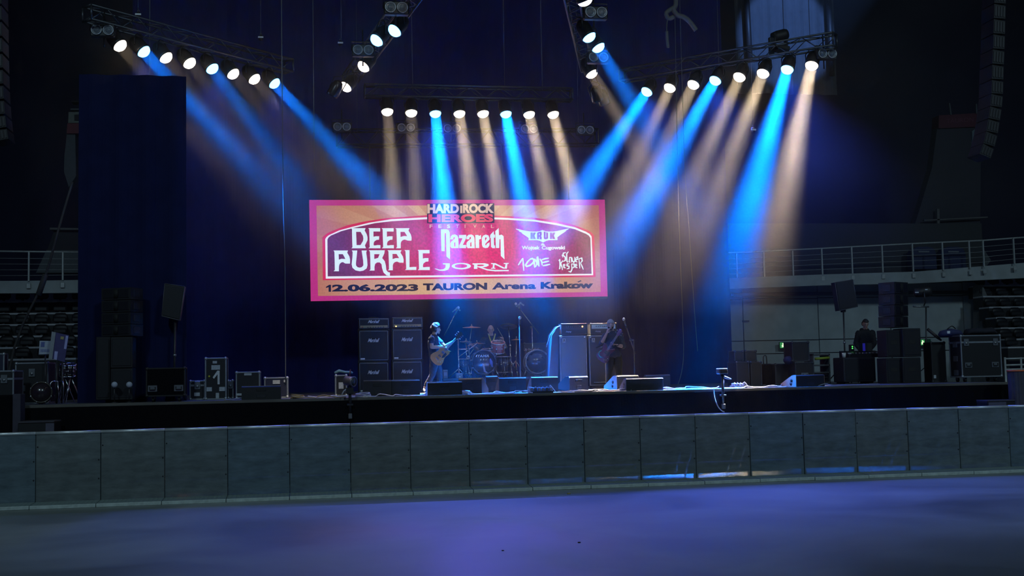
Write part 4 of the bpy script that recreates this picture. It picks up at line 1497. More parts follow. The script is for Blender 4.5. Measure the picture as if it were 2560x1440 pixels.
def cab(label, u0, u1, Y, z, h, slant=0.):
    uc = (u0 + u1) / 2
    w = (u1 - u0) * mpp(uc, Y)
    t = thing('speaker_cabinet', label, 'amplifier', (sx(uc, Y, z), Y, z), 0, 'guitar speaker cabinets')
    MB().box((-w / 2, 0, 0), (w / 2, .36, h), r=.014).build('shell', tolex, t)
    MB().box((-w / 2 + .035, -.008, .035), (w / 2 - .035, .004, h - .05)).build('grille_cloth', grille_b, t)
    b = MB()
    for z_ in (.03, h - .045):
        b.tube([(-w / 2 + .03, -.008, z_), (w / 2 - .03, -.008, z_)], .007)
    for x in (-w / 2 + .03, w / 2 - .03):
        b.tube([(x, -.008, .03), (x, -.008, h - .045)], .007)
    b.build('piping', edgewhite, t)
    for x in (-w / 2 + .012, w / 2 - .012):
        for z_ in (.012, h - .012):
            MB().ell((x, .012, z_), .03, n=8).build('corner_cap', rubber, t)
    MB().box((-w / 2 + .045, -.012, .045), (-w / 2 + .145, -.006, .08), r=.003).build('badge', logo_white, t)
    amp_logo(t, -w * .2, w * .19, h * .60, h * .72, -.012)
    return t


# ------------------------------------------------------------------ guitar amplifier stacks
YA = 28.6
for k, (u0, u1, vt) in enumerate(((897, 973, 796), (981, 1057, 793.5))):
    side = 'left' if k == 0 else 'right'
    ht = zv((u0 + u1) / 2, vt, YA) - STAGE_Z
    hh = .262
    hc = (ht - hh) / 2
    cab('black bottom speaker cabinet of the %s guitar stack, behind the floor monitors' % side, u0, u1, YA, STAGE_Z, hc)
    cab('black upper speaker cabinet of the %s guitar stack, under the amplifier head' % side, u0, u1, YA, STAGE_Z + hc, hc)
    amp_head('amplifier head on the %s guitar stack%s' % (side, ', with a glowing pilot lamp' if k else ', its pilot lamp dark'), u0, u1, YA + .03, STAGE_Z + 2 * hc, hh, bool(k))

# ------------------------------------------------------------------ bass rigs
YB = 27.6
for k, (u0, u1, vt, lit) in enumerate(((1400, 1471, 838, 1), (1473, 1546, 837, 0))):
    uc = (u0 + u1) / 2
    w = (u1 - u0) * mpp(uc, YB)
    h = zv(uc, vt, YB) - STAGE_Z
    t = thing('bass_cabinet', ('tall bass speaker cabinet with a grey-blue grille, nearer the drums' if k == 0 else 'tall dark bass speaker cabinet partly hidden by the bassist'), 'amplifier', (sx(uc, YB), YB, STAGE_Z), 0, 'bass speaker cabinets')
    MB().box((-w / 2, 0, .06), (w / 2, .4, h), r=.014).build('shell', tolex, t)
    MB().box((-w / 2 + .04, -.008, .1), (w / 2 - .04, .004, h - .04)).build('grille_cloth', mat('silver_grille_cloth', (.075, .10, .12), .85, scale=260, bump=.4) if k == 0 else grille_b, t)
    b = MB()
    for z_ in (.085, h - .025):
        b.box((-w / 2 + .012, -.012, z_ - .01), (w / 2 - .012, .002, z_ + .01))
    for x in (-w / 2 + .022, w / 2 - .022):
        b.box((x - .01, -.012, .085), (x + .01, .002, h - .025))
    b.build('edge_trim', edgewhite, t)
    bd = MB().box((-w * .38, -.014, h - .17), (-w * .38 + .075, -.008, h - .075), r=.004).build('badge', mat('badge_grey', (.3, .33, .36), .4, .5), t)
    MB().prism([(-w * .38 + .012, h - .16), (-w * .38 + .024, h - .16), (-w * .38 + .0375, h - .1), (-w * .38 + .051, h - .16), (-w * .38 + .063, h - .16), (-w * .38 + .045, h - .085), (-w * .38 + .03, h - .085)], -.018, -.013).build('emblem', black, bd)
    for x in (-w / 2 + .05, w / 2 - .05):
        MB().lathe([(.022, 0), (.02, .008), (.004, .012)], n=10, base=(x, -.006, h - .05), axis=(0, -1, 0)).build('corner_stud', chrome, t)
        MB().cyl((x - .02, .08, .035), (x + .02, .08, .035), .035, n=12).build('caster', rubber, t)
    MB().tube([(-w / 2 + .1, -.03, h * .12), (w / 2 - .1, -.03, h * .12)], .012).build('skid_bar', chrome, t)
    # head
    hh = .28
    zt = STAGE_Z + h
    a = thing('bass_amplifier', ('bass amplifier head with a glowing orange lamp, on the grey-grilled cabinet' if k == 0 else 'bass amplifier head with a pale blue front panel behind the bassist'), 'amplifier', (sx(uc, YB + .02, zt), YB + .02, zt), 0, 'bass amplifier heads')
    ww = w * .93
    b = MB()
    b.box((-ww / 2, 0, .01), (-ww / 2 + .025, .32, hh))
    b.box((ww / 2 - .025, 0, .01), (ww / 2, .32, hh))
    b.box((-ww / 2, 0, hh - .02), (ww / 2, .32, hh))
    b.box((-ww / 2, 0, .01), (ww / 2, .32, .03))
    b.box((-ww / 2 + .02, .02, .03), (ww / 2 - .02, .31, hh - .02))
    b.build('cabinet', tolex, a)
    fp = MB().box((-ww / 2 + .03, .006, hh * .52), (ww / 2 - .03, .022, hh - .03), r=.003).build('control_panel', mat('dark_control_panel', (.05, .05, .055), .4, .5) if k == 0 else mat('pale_blue_panel', (.50, .62, .66), .35), a)
    for q in range(8):
        MB().lathe([(.014, 0), (.011, .02), (.003, .022)], n=10, base=(-ww * .28 + q * ww * .075, .006, hh * .72), axis=(0, -1, 0)).build('knob', knob_m, fp)
    if k == 0:
        MB().lathe([(.02, 0), (.016, .012), (.003, .016)], n=12, base=(ww * .33, .006, hh * .72), axis=(0, -1, 0)).build('pilot_lamp', glow('bass_pilot', (1, .36, .12), 4), fp)
    face_text('Ampeg', 'logo', mat('dull_logo', (.28, .28, .32), .4, .4), a, -ww * .33, -ww * .1, hh * .2, hh * .38, .004, .02, .4, .9)
    b = MB()
    for z_ in (.02, hh - .01):
        b.tube([(-ww / 2 + .01, -.004, z_), (ww / 2 - .01, -.004, z_)], .006)
    b.build('piping', mat('red_brown_piping', (.16, .09, .10), .5), a)
    for x in (-ww / 2 + .015, ww / 2 - .015):
        for z_ in (.02, hh - .015):
            MB().ell((x, .01, z_), .022, n=8).build('corner_cap', rubber, a)
# open lid leaning beside the bass rig
p0 = V((sx(1384, YB + .1), YB + .1, STAGE_Z))
t = thing('case_lid', 'tall dark case lid leaning against the bass rig', 'case', p0)
g = lambda u, v: at(u, v, YB + .1) - p0
b = MB()
b.prism([(g(u, v).x, max(0., g(u, v).z)) for u, v in ((1394, 975), (1370, 975), (1380, 838), (1396, 815), (1400, 816), (1398, 840))], 0, .5)
b.build('shell', mat('dark_lid', (.03, .025, .035), .6), t)
MB().tube([g(1366, 868), g(1377, 838), g(1391, 821), g(1400, 815)], .012, sub=3).build('lid_rim', mat('lid_rim_metal', (.12, .11, .13), .5, .5), t)

# ------------------------------------------------------------------ floor monitors
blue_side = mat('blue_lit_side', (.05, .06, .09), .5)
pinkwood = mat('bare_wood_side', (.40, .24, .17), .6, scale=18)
for a in ((908, 977, 951, 23.7, 0, 'black floor monitor before the left guitar stack, left of a touching pair'),
          (978, 1047, 949.5, 23.7, 0, 'black floor monitor before the right guitar stack, right of a touching pair'),
          (1066, 1152, 954.5, 23.15, 0, 'large black floor monitor at the stage edge in front of the guitarist'),
          (1155, 1214, 945.5, 24.7, -.42, 'angled floor monitor lit blue, right of the guitarist'),
          (1211, 1240, 939.5, 25.6, 0, 'small floor monitor half hidden behind the angled one'),
          (1243, 1311, 943.5, 24.4, 0, 'black floor monitor in front of the straight microphone stand'),
          (1323, 1390, 941.5, 24.4, 0, 'black floor monitor behind the left pedal board, before the bottle'),
          (1400, 1458, 941, 24.5, .45, 'angled floor monitor in front of the grey-grilled bass cabinet'),
          (1607, 1669, 937.5, 25.2, 0, 'floor monitor farthest to the right in the back row')):
    wedge(a[5], *a[:5])
wedge('floor monitor before the bassist with its left side lit blue', 1521, 1586, 938.5, 24.6, .35, mat('lit_grey_side', (.26, .28, .32), .5))  # pale side colour stands in for the blue light on it
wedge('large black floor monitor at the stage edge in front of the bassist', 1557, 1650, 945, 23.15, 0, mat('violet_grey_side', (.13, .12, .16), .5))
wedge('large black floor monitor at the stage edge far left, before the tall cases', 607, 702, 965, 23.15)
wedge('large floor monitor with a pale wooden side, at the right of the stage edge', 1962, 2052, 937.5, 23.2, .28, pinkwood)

# ------------------------------------------------------------------ drum riser and kit
riser_z = zv(1230, 944, 28.0)
rx0, rx1 = sx(1108, 28), sx(1402, 28)
t = thing('drum_riser', 'low dark riser carrying the drum kit', 'riser', ((rx0 + rx1) / 2, 28.0, STAGE_Z))
w = rx1 - rx0
MB().box((-w / 2, 0, riser_z - STAGE_Z - .05), (w / 2, 3.4, riser_z - STAGE_Z), r=.004).build('deck', mat('riser_carpet', (.03, .03, .035), .95), t)
drape('skirt', blackcloth, -w / 2 + .02, w / 2 - .02, .03, .0, riser_z - STAGE_Z - .05, .01, .3, t)
for x in (-w / 2 + .1, w / 2 - .1):
    for y in (.1, 3.3):
        MB().box((x - .03, y - .03, 0), (x + .03, y + .03, riser_z - STAGE_Z - .05)).build('leg', alu, t)

lacq = mat('dark_drum_lacquer', (.03, .02, .028), .25, coat=.6)
redlacq = mat('deep_red_drum_lacquer', (.24, .06, .05), .25, coat=.6)
headblk = mat('black_drum_head', (.014, .014, .02), .3)
headclr = mat('coated_drum_head', (.45, .45, .48), .5)


def drum(label, c, axis, R, L, shell, front, lugs=8, hoop=chrome, cat='drum', name='drum', legs=()):
    axis = V(axis).normalized()
    t = thing(name, label, cat, c)
    MB().lathe([(R * .97, -L / 2), (R * .97, L / 2)], n=32, axis=axis).build('shell', shell, t)
    for s, m in ((1, front), (-1, headclr)):
        MB().lathe([(R * .96, 0), (R * .5, .003), (.004, .005)], n=32, base=axis * (s * (L / 2 - .012)), axis=axis * s).build('head', m, t)
        MB().torus(axis * (s * L / 2), axis, R, .016, n=36).build('hoop', hoop, t)
    a = axis.orthogonal().normalized()
    c_ = axis.cross(a)
    for k in range(lugs):
        th = 2 * PI * (k + .5) / lugs
        r_ = a * math.cos(th) + c_ * math.sin(th)
        b = MB().cyl(r_ * (R * 1.02) - axis * (L * .5), r_ * (R * 1.02) + axis * (L * .5), .006, n=6)
        b.ell(r_ * (R * 1.01), .022, n=8)
        b.ell(r_ * (R * 1.03) + axis * (L * .5), .018, n=8)
        b.build('lug', chrome, t)
    for q in legs:
        MB().tube([V(p) for p in q], .011).build('leg', chrome, t)
    return t


YD = 28.6
mD = mpp(1207, YD)
c = at(1207, 906, YD)
Rb = 30 * mD
rel = c.z - riser_z
t = drum('dark bass drum with chrome lugs and a white logo, in front of the drummer', c, (0, -1, .03), Rb, .42, lacq, headblk, 10, lacq, name='bass_drum', legs=[[(-Rb * .9, -.1, -.1), (-Rb * 1.25, -.22, -rel)], [(Rb * .9, -.1, -.1), (Rb * 1.25, -.22, -rel)]])
face_text('TAMA', 'logo', logo_white, t, -.16, .12, Rb * .42, Rb * .62, -.226, .02, .2)
MB().prism([(-.20, Rb * .48), (-.18, Rb * .62), (-.165, Rb * .62), (-.17, Rb * .5), (-.185, Rb * .44)], -.23, -.225).build('logo_mark', logo_white, t)
MB().prism([(-.05, -.02), (.0, -.05), (.03, -.2), (.09, -Rb * .88), (.04, -Rb * .9), (-.01, -.22)], -.232, -.226).build('head_sticker', mat('pale_sticker', (.30, .32, .5), .6), t)
MB().prism([(.14, .1), (.2, .02), (.21, -.12), (.16, -.1), (.13, 0)], -.232, -.226).build('head_sticker', mat('blue_sticker', (.05, .1, .4), .5), t)
c = at(1245, 868, YD - .05)
drum('small red rack tom with bright chrome rim, right of the bass drum top', c, (0, -.35, .94), 17 * mD, .23, redlacq, headclr, 8, name='rack_tom')
o = MB().tube([(c.x, c.y + .02, c.z - .1), (c.x - .05, c.y + .1, c.z - .25), at(1225, 882, YD + .0)], .012)
tag(o.build('tom_arm', chrome), 'chrome arm holding the red rack tom over the bass drum', 'drum hardware')
for u, v, Y, R_, L_, lab, nm in ((1258, 912, 29.2, 21, .38, 'dark floor tom right of the bass drum', 'floor_tom'), (1163, 917, 29.0, 17, .36, 'dark floor tom left of the bass drum', 'floor_tom'), (1222, 880, 29.35, 17, .15, 'snare drum in front of the seated drummer', 'snare_drum')):
    c = at(u, v, Y)
    R_ *= mD
    rel = c.z - riser_z
    drum(lab, c, (0, 0, 1), R_, L_, lacq if nm != 'snare_drum' else chrome, headclr, 8, name=nm, legs=[[(R_ * math.cos(a), R_ * math.sin(a), 0), (R_ * 1.12 * math.cos(a), R_ * 1.12 * math.sin(a), -rel)] for a in (.5, 2.6, 4.7)])
c = at(1341, 905, 29.0)
Rc = 30 * mD
t = drum('second bass drum with a pale grey hoop, right of the kit', c, (-.05, -1, .02), Rc, .4, lacq, mat('navy_drum_head', (.012, .014, .045), .35), 8, mat('grey_hoop', (.28, .30, .36), .4), name='bass_drum', legs=[[(-Rc * .9, -.1, -.1), (-Rc * 1.2, -.2, -(c.z - riser_z))], [(Rc * .9, -.1, -.1), (Rc * 1.2, -.2, -(c.z - riser_z))]])
MB().box((-.03, -.215, -.012), (.05, -.208, .012)).build('logo_plate', mat('dim_plate', (.2, .22, .3), .5), t)

brass = mat('bronze_cymbal', (.42, .30, .17), .3, .9, scale=40)


def tripod(t, base_z, h, r=.3, n=3, y=0, m=chrome):
    for k in range(n):
        a = 2 * PI * k / n + .5
        MB().tube([(0, y, base_z + h), (math.cos(a) * r, y + math.sin(a) * r, base_z + .012)], .011).build('leg', m, t)


def cymbal_stand(label, u, v, Y, rpx, tilt=(0, 0), foot=None, name='cymbal_stand', pair=False):
    c = at(u, v, Y)
    fu = foot or u
    fx = sx(fu, Y, riser_z)
    t = thing(name, label, 'cymbal', (fx, Y, riser_z))
    top = c - V((fx, Y, riser_z))
    R_ = rpx * mpp(u, Y)
    M = Matrix.Translation(top) @ Matrix.Rotation(tilt[0], 4, 'X') @ Matrix.Rotation(tilt[1], 4, 'Y')
    for k in range(2 if pair else 1):
        b = MB()
        b.M = M
        s = -1 if k else 1
        b.lathe([(.012, .03 * s), (.03, .028 * s), (R_ * .2, .012 * s), (R_ * .6, .004 * s), (R_, -.006 * s), (R_, -.008 * s), (R_ * .6, .001 * s), (R_ * .2, .009 * s), (.012, .025 * s)], n=36, base=(0, 0, -.02 * k))
        b.build('cymbal', brass, t)
    b = MB()
    b.M = M
    b.lathe([(.012, .02), (.018, .05), (.012, .075), (.004, .08)], n=10)
    b.build('wing_nut', chrome, t)
    if abs(fu - u) > 4:
        el_ = V((0, .0, top.z * .62))
        MB().tube([(0, 0, .1), el_], .013).build('tube', chrome, t)
        MB().tube([el_ - (top - el_) * .35, top - V((0, 0, .02))], .009).build('boom', chrome, t)
        MB().ell(el_, .03, n=10).build('joint', chrome, t)
    else:
        MB().tube([(0, 0, .1), top - V((0, 0, .02))], .012).build('tube', chrome, t)
        MB().ell((0, 0, top.z * .55), .022, n=10).build('joint', chrome, t)
    tripod(t, 0, .4)
    return t


cymbal_stand('crash cymbal on a chrome stand, left of the drummer head', 1179, 818, 29.3, 23, (.1, 0), 1174)
cymbal_stand('tilted crash cymbal on a boom stand, right of the drummer head', 1271, 816, 29.1, 22.5, (-.28, .08), 1277)
cymbal_stand('small splash cymbal on a stand, right of the microphone pole', 1291, 849, 29.4, 13, (.05, 0), 1290)
cymbal_stand('pair of hi-hat cymbals on a stand, under the drummer right hand', 1165, 854, 29.2, 15, (.02, .03), 1168, 'hi_hat', True)
cymbal_stand('low ride cymbal seen edge-on, before the drummer waist', 1192, 859, 28.9, 22, (.02, -.03), 1171)

mic_m = mat('microphone_grey', (.08, .08, .09), .45, .6)
micgrille = mat('microphone_grille', (.55, .55, .58), .35, .8)


def mic_stand(label, base, joint, tail, tip, Y, z0, m=chrome, straight=False, lit=False, mic=True, hang=None):
    """boom microphone stand; all picture points lie in the stand's own plane at depth Y"""
    bx = sx(base, Y, z0)
    o = V((bx, Y, z0))
    t = thing('microphone_stand', label, 'microphone stand', o)
    j = at(*joint, Y) - o
    MB().tube([(0, 0, .02), V((0, 0, max(.1, j.z)))] if not straight else [(0, 0, .02), j], .013, n=8).build('pole', m, t)
    if straight:
        MB().lathe([(.14, 0), (.14, .015), (.03, .03), (.013, .05)], n=20).build('round_base', darkmetal, t)
    else:
        tripod(t, 0, .22, .28, m=m)
        MB().tube([V((0, 0, j.z)), j], .014).build('joint', m, t)
    a, c = at(*tail, Y) - o, at(*tip, Y) - o
    if not straight:
        MB().tube([a, c], .011, n=8).build('boom', m, t)
        MB().ell(j, .032, n=10).build('knob', darkmetal, t)
    d_ = (c - a).normalized() if not straight else V((0, -.35, .95)).normalized()
    if mic:
        e_ = c
        mm = MB()
        mm.loft([e_ - d_ * .02, e_ + d_ * .13], [.015, .02], n=10)
        b_ = mm.build('microphone', mic_m, t)
        MB().ell(e_ + d_ * .155, (.032, .032, .036), n=12).build('grille_ball', micgrille, b_)
        MB().tube([e_ - d_ * .05, e_ + d_ * .01], .02, n=8).build('clip', rubber, t)
    return t, o


mic_stand('straight black microphone stand with a brightly lit microphone, centre stage', 1301, (1299, 812), (1299, 812), (1299, 812), 25.0, STAGE_Z, darkmetal, True)
mic_stand('boom microphone stand right of the bassist', 1588, (1577, 850), (1588, 885), (1565, 815), 25.3, STAGE_Z, mat('satin_black_tube', (.10, .09, .10), .35, .6))
mic_stand('overhead boom microphone stand right of the drums, reaching up', 1333, (1328, 818), (1347, 834), (1299, 772), 29.6, riser_z, chrome)
mic_stand('overhead boom microphone stand left of the drums', 1147, (1146, 841), (1110, 840), (1139, 783), 29.6, riser_z, chrome)
mic_stand('low boom microphone stand aimed at the bass drum, left', 1147, (1170, 873), (1146, 893), (1194, 858), 28.4, riser_z, chrome, mic=False)
for u, v, lab in ((1140, 775, 'small overhead microphone cluster at the left of the drums'), (1299, 762, 'small overhead microphone cluster above the drums, right')):
    p = at(u, v, 29.6)
    t = thing('overhead_microphone', lab, 'microphone', p)
    b = MB()
    b.loft([(-.09, 0, -.05), (.04, 0, .06)], [.012, .018], n=8)
    b.loft([(.0, 0, .06), (.11, 0, -.02)], [.012, .018], n=8)
    b.build('capsule_pair', mat('grey_mic_body', (.2, .2, .24), .4, .5), t)
    MB().tube([(0, 0, -.1), (.0, 0, .05)], .01).build('bar', chrome, t)

# things standing on the riser
for u0, u1, vt, Y, d, lab, m in ((1141, 1157, 933, 28.15, .18, 'pale grey box standing on the riser behind the guitarist', mat('pale_box', (.32, .34, .38), .6)), (1108, 1120, 924, 28.3, .2, 'small amplifier box with a pale front on the riser left edge', mat('small_amp_grey', (.12, .13, .14), .6))):
    uc = (u0 + u1) / 2
    w = (u1 - u0) * mpp(uc, Y)
    t = thing('equipment_box', lab, 'box', (sx(uc, Y, riser_z), Y, riser_z))
    h = zv(uc, vt, Y) - riser_z
    MB().box((-w / 2, 0, 0), (w / 2, d, h), r=.012).build('body', m, t)
    MB().box((-w * .35, -.006, h * .3), (w * .35, .004, h * .7), r=.004).build('front_panel', mat('front_grey', (.22, .24, .26), .5), t)
    MB().box((-w * .45, -.004, h - .03), (w * .45, .004, h - .012)).build('trim', edgewhite, t)
p = V((sx(1373, 28.1, riser_z), 28.1, riser_z))
t = thing('water_bottle', 'clear plastic water bottle standing right of the second bass drum', 'bottle', p)
hb = zv(1373, 913, 28.1) - riser_z
MB().lathe([(.03, 0), (.036, .01), (.036, hb * .45), (.031, hb * .5), (.036, hb * .56), (.034, hb * .7), (.014, hb * .88), (.013, hb * .94)], n=16).build('bottle_body', mat('pale_plastic', (.45, .50, .58), .2, alpha=.7), t)
MB().lathe([(.016, hb * .93), (.016, hb), (.004, hb)], n=12).build('cap', whitepaint, t)
MB().lathe([(.0375, hb * .15), (.0375, hb * .4)], n=16).build('paper_band', label_m, t)
fcase('dark equipment case behind the second bass drum', 1311, 1369, 857, 30.3, .5, base=riser_z, trim=mat('dark_edge_trim', (.05, .055, .07), .5, .5))
t = thing('keyboard_bar', 'row of small chrome clamps on a bar behind the second bass drum', 'drum hardware', at(1310, 876, 29.5))
q = at(1350, 873, 29.5) - at(1310, 876, 29.5)
MB().tube([(0, 0, 0), q], .012).build('bar', chrome, t)
for k in range(5):
    c = q * (.1 + k * .2)
    MB().box((c.x - .02, c.y - .03, c.z - .02), (c.x + .02, c.y + .02, c.z + .035), r=.006).build('clamp', chrome, t)
MB().tube([(.05, .02, 0), (.05, .02, -(at(1310, 876, 29.5).z - riser_z))], .014).build('post', chrome, t)
t = thing('drum_throne', 'round drum stool under the drummer', 'stool', (sx(1230, 30.05, riser_z), 30.05, riser_z))
THR = .50
MB().lathe([(.16, THR - .09), (.18, THR - .07), (.18, THR - .02), (.15, THR)], n=20).build('seat', rubber, t)
MB().tube([(0, 0, .1), (0, 0, THR - .08)], .02).build('post', chrome, t)
tripod(t, 0, .2, .24)

# ------------------------------------------------------------------ people
import numpy as np


def xyz(v):
    return V((v[0], v[1], v[2]))


def build_body(segs, hand_specs, head, torso, feet, vox=.0105):
    """segs: limb chains [(name, [(p, r), ...])]; torso: list of (p, rx, ry, side)"""
    b = MB()
    b.loft([p for p, *_ in torso], [(a, c) for _, a, c in torso], side=torso_side[0], n=20)
    for nm, ch in segs:
        for (p, r), (q, s) in zip(ch[:-1], ch[1:]):
            b.capsule(p, q, r, s, n=12)
    for a, c, r0, r1 in feet:
        b.loft([a - (c - a) * .25, a, (a + c) / 2, c, c + (c - a) * .06], [(r0 * .7, r0 * .8), (r0, r0), (r0 * 1.05, r0 * .8), (r1, r1 * .6), (r1 * .4, r1 * .3)], side=(c - a).cross(V((0, 0, 1))), n=12)
    for w, d, n, curl, sz, th in hand_specs:      # wrist, direction, palm normal, finger curl, size, thumb side
        d = d.normalized()
        n = (n - d * n.dot(d)).normalized()
        s = d.cross(n) * th
        b.loft([w - d * .01, w + d * .035 * sz, w + d * .085 * sz, w + d * .095 * sz], [(.024 * sz, .02 * sz), (.036 * sz, .016 * sz), (.04 * sz, .014 * sz), (.034 * sz, .01 * sz)], side=s, n=12)
        for k, (off, L_) in enumerate(((-.030, .070), (-.010, .082), (.010, .078), (.029, .060))):
            p = w + d * .082 * sz - s * off * sz
            a = curl * (.8 + .1 * k)
            dd = d
            for q in range(3):
                dd = (d * math.cos(a * (q + .6)) + n * math.sin(a * (q + .6)))
                e = p + dd * L_ * sz * (.44, .32, .24)[q]
                b.capsule(p, e, (.0098, .0092, .0085)[q] * sz, (.0092, .0085, .0075)[q] * sz, n=8)
                p = e
        p = w + d * .02 * sz + s * .026 * sz
        dd = (d * .7 + s * .75 + n * .35).normalized()
        e = p + dd * .045 * sz
        b.capsule(p, e, .014 * sz, .0115 * sz, n=8)
        dd = (d * .9 + s * .15 + n * (.3 + curl * .35)).normalized()
        b.capsule(e, e + dd * .036 * sz, .0115 * sz, .009 * sz, n=8)
    # head: skull, jaw, nose, ears, brow
    hc, f, up, sc = head
    f = f.normalized()
    s = f.cross(up).normalized()
    up = s.cross(f).normalized()
    M = Matrix(((s.x, f.x, up.x, hc.x), (s.y, f.y, up.y, hc.y), (s.z, f.z, up.z, hc.z), (0, 0, 0, 1)))
    b.M = M

    def shape(p):
        x, y, z = p
        if z < 0:
            x *= 1 + .30 * z
            y *= 1 + .12 * z
            if y < 0:
                y *= 1 + .35 * z
        if y > 0:
            y *= .94
        return V((x, y, z))
    b.ell((0, 0, 0), (.074 * sc, .094 * sc, .116 * sc), n=28, fn=shape)
    b.loft([(0, .088 * sc, .012 * sc), (0, .099 * sc, -.012 * sc), (0, .108 * sc, -.034 * sc), (0, .095 * sc, -.044 * sc)], [.007 * sc, .009 * sc, .0125 * sc, .01 * sc], n=10)
    b.ell((0, .082 * sc, .022 * sc), (.052 * sc, .016 * sc, .010 * sc), n=12)
    b.ell((0, .082 * sc, -.066 * sc), (.026 * sc, .016 * sc, .011 * sc), n=12)
    b.ell((0, .072 * sc, -.096 * sc), (.028 * sc, .022 * sc, .02 * sc), n=12)
    for k in (-1, 1):
        b.ell((k * .076 * sc, -.006 * sc, -.008 * sc), (.010 * sc, .020 * sc, .032 * sc), n=10)
    b.M = None
    me = b.mesh('tmp', black)
    o = bpy.data.objects.new('tmp', me)
    COL.objects.link(o)
    r = o.modifiers.new('r', 'REMESH')
    r.mode = 'VOXEL'
    r.voxel_size = vox
    r.use_smooth_shade = True
    sm = o.modifiers.new('s', 'SMOOTH')
    sm.factor = .5
    sm.iterations = 3
    dg = bpy.context.evaluated_depsgraph_get()
    out = bpy.data.meshes.new_from_object(o.evaluated_get(dg))
    bpy.data.objects.remove(o)
    return out, M


torso_side = [V((1, 0, 0))]


def person(label, root, J, face, up=V((0, 0, 1)), sc=1., hs=1., outfit=None, hands=None, side=None, skin=None, pos='stand'):
    o3 = V(root)
    torso_side[0] = side or V((1, 0, 0))
    k = sc
    pel, wai, che, nek = J['pelvis'], J['waist'], J['chest'], J['neck']
    hc = J['head']
    tors = [(pel - (wai - pel) * .35, .11 * k, .085 * k), (pel, .165 * k, .118 * k), (pel.lerp(wai, .6), .15 * k, .112 * k), (wai, .148 * k, .108 * k), (wai.lerp(che, .6), .170 * k, .12 * k), (che, .182 * k, .122 * k), (che.lerp(nek, .55), .165 * k, .10 * k), (che.lerp(nek, .82), .115 * k, .075 * k), (nek, .062 * k, .06 * k), (nek.lerp(hc, .55), .052 * k, .055 * k)]
    segs, lab = [], []
    for s in 'RL':
        sh_, el_, wr = J['sh' + s], J['el' + s], J['wr' + s]
        segs.append(('arm' + s, [(che.lerp(sh_, .7), .06 * k), (sh_, .062 * k), (sh_.lerp(el_, .55), .05 * k), (el_, .042 * k), (el_.lerp(wr, .3), .043 * k), (wr, .028 * k)]))
        hp, kn, an = J['hip' + s], J['kn' + s], J['an' + s]
        segs.append(('leg' + s, [(hp, .098 * k), (hp.lerp(kn, .5), .083 * k), (kn, .058 * k), (kn.lerp(an, .3), .057 * k), (an, .038 * k)]))
    feet = [(J['an' + s] + V((0, 0, -.045 * k)), J['to' + s], .042 * k, .045 * k) for s in 'RL']
    me, HM = build_body(segs, hands, (hc, face, up, hs), tors, feet)
    me.name = 'body'
    body = bpy.data.objects.new('person', me)
    COL.objects.link(body)
    body.location = root
    tag(body, label, 'person')
    me.materials.clear()
    me.materials.append(skin)
    # classify faces by nearest bone
    nv = len(me.vertices)
    co = np.empty(nv * 3)
    me.vertices.foreach_get('co', co)
    co = co.reshape(-1, 3)
    bones = [('torso', pel - V((0, 0, .12)), che, .15), ('torso', che, che.lerp(nek, .7), .12), ('neck', nek, hc, .055), ('head', hc, hc + V((0, 0, .01)), .1 * hs)]
    for s in 'RL':
        bones += [('sh' + s, che.lerp(J['sh' + s], .6), J['sh' + s], .06), ('ua' + s, J['sh' + s], J['el' + s], .05), ('fa' + s, J['el' + s], J['wr' + s], .04), ('hand' + s, J['wr' + s], J['wr' + s] + hands['RL'.index(s)][1].normalized() * .17, .045)]
        bones += [('th' + s, J['hip' + s], J['kn' + s], .085), ('ca' + s, J['kn' + s], J['an' + s] + V((0, 0, .02)), .05), ('ft' + s, J['an' + s] - V((0, 0, .03)), J['to' + s], .04)]
    D, T = [], []
    for nm, a, c, r in bones:
        a, c = np.array(a), np.array(c)
        d = c - a
        t = np.clip(((co - a) @ d) / max(1e-9, d @ d), 0, 1)
        D.append(np.linalg.norm(co - (a + t[:, None] * d), axis=1) - r)
        T.append(t)
    D = np.array(D)
    idx = D.argmin(0)
    names = [q[0] for q in bones]
    tt = np.array(T)[idx, np.arange(nv)]
    vn = np.empty(nv * 3)
    me.vertices.foreach_get('normal', vn)
    vn = vn.reshape(-1, 3)
    inv = np.array(HM.inverted())
    hl = (co @ inv[:3, :3].T + inv[:3, 3]) / hs        # head-local: side, front, up
    faces = [tuple(p.vertices) for p in me.polygons]
    nmv = [names[i] for i in idx]

    def shell(name, sel, off, m, label=None, wrinkle=0.):
        keep = [f for f in faces if all(sel[i] for i in f)]
        used = sorted({i for f in keep for i in f})
        if not used:
            return None
        mp = {i: q for q, i in enumerate(used)}
        ofs = off if np.ndim(off) else np.full(nv, off)
        w = np.sin(co[:, 2] * 55 + co[:, 0] * 31) * np.sin(co[:, 0] * 47 + co[:, 1] * 39 + co[:, 2] * 21) * wrinkle
        pts = [tuple(co[i] + vn[i] * (ofs[i] + w[i])) for i in used]
        b = MB()
        b.add(pts, [[mp[i] for i in f] for f in keep], smooth=True)
        # turn the free edge in so the garment has an edge
        cnt = {}
        for f in keep:
            for a, c in zip(f, f[1:] + f[:1]):
                cnt[(a, c)] = 1
        rim = [(a, c) for (a, c) in cnt if (c, a) not in cnt]
        base = len(b.v)
        rv = {}
        for a, c in rim:
            for i in (a, c):
                if i not in rv:
                    rv[i] = len(b.v)
                    b.v.append(tuple(co[i] - vn[i] * .001))
        for a, c in rim:
            b.f.append([mp[c], mp[a], rv[a], rv[c]])
            b.m.append(0)
            b.s.append(False)
        o = b.build(name, m, body)
        if label:
            o['label'] = label
        return o
    return body, shell, dict(nm=np.array(nmv), t=tt, co=co, hl=hl, HM=HM)


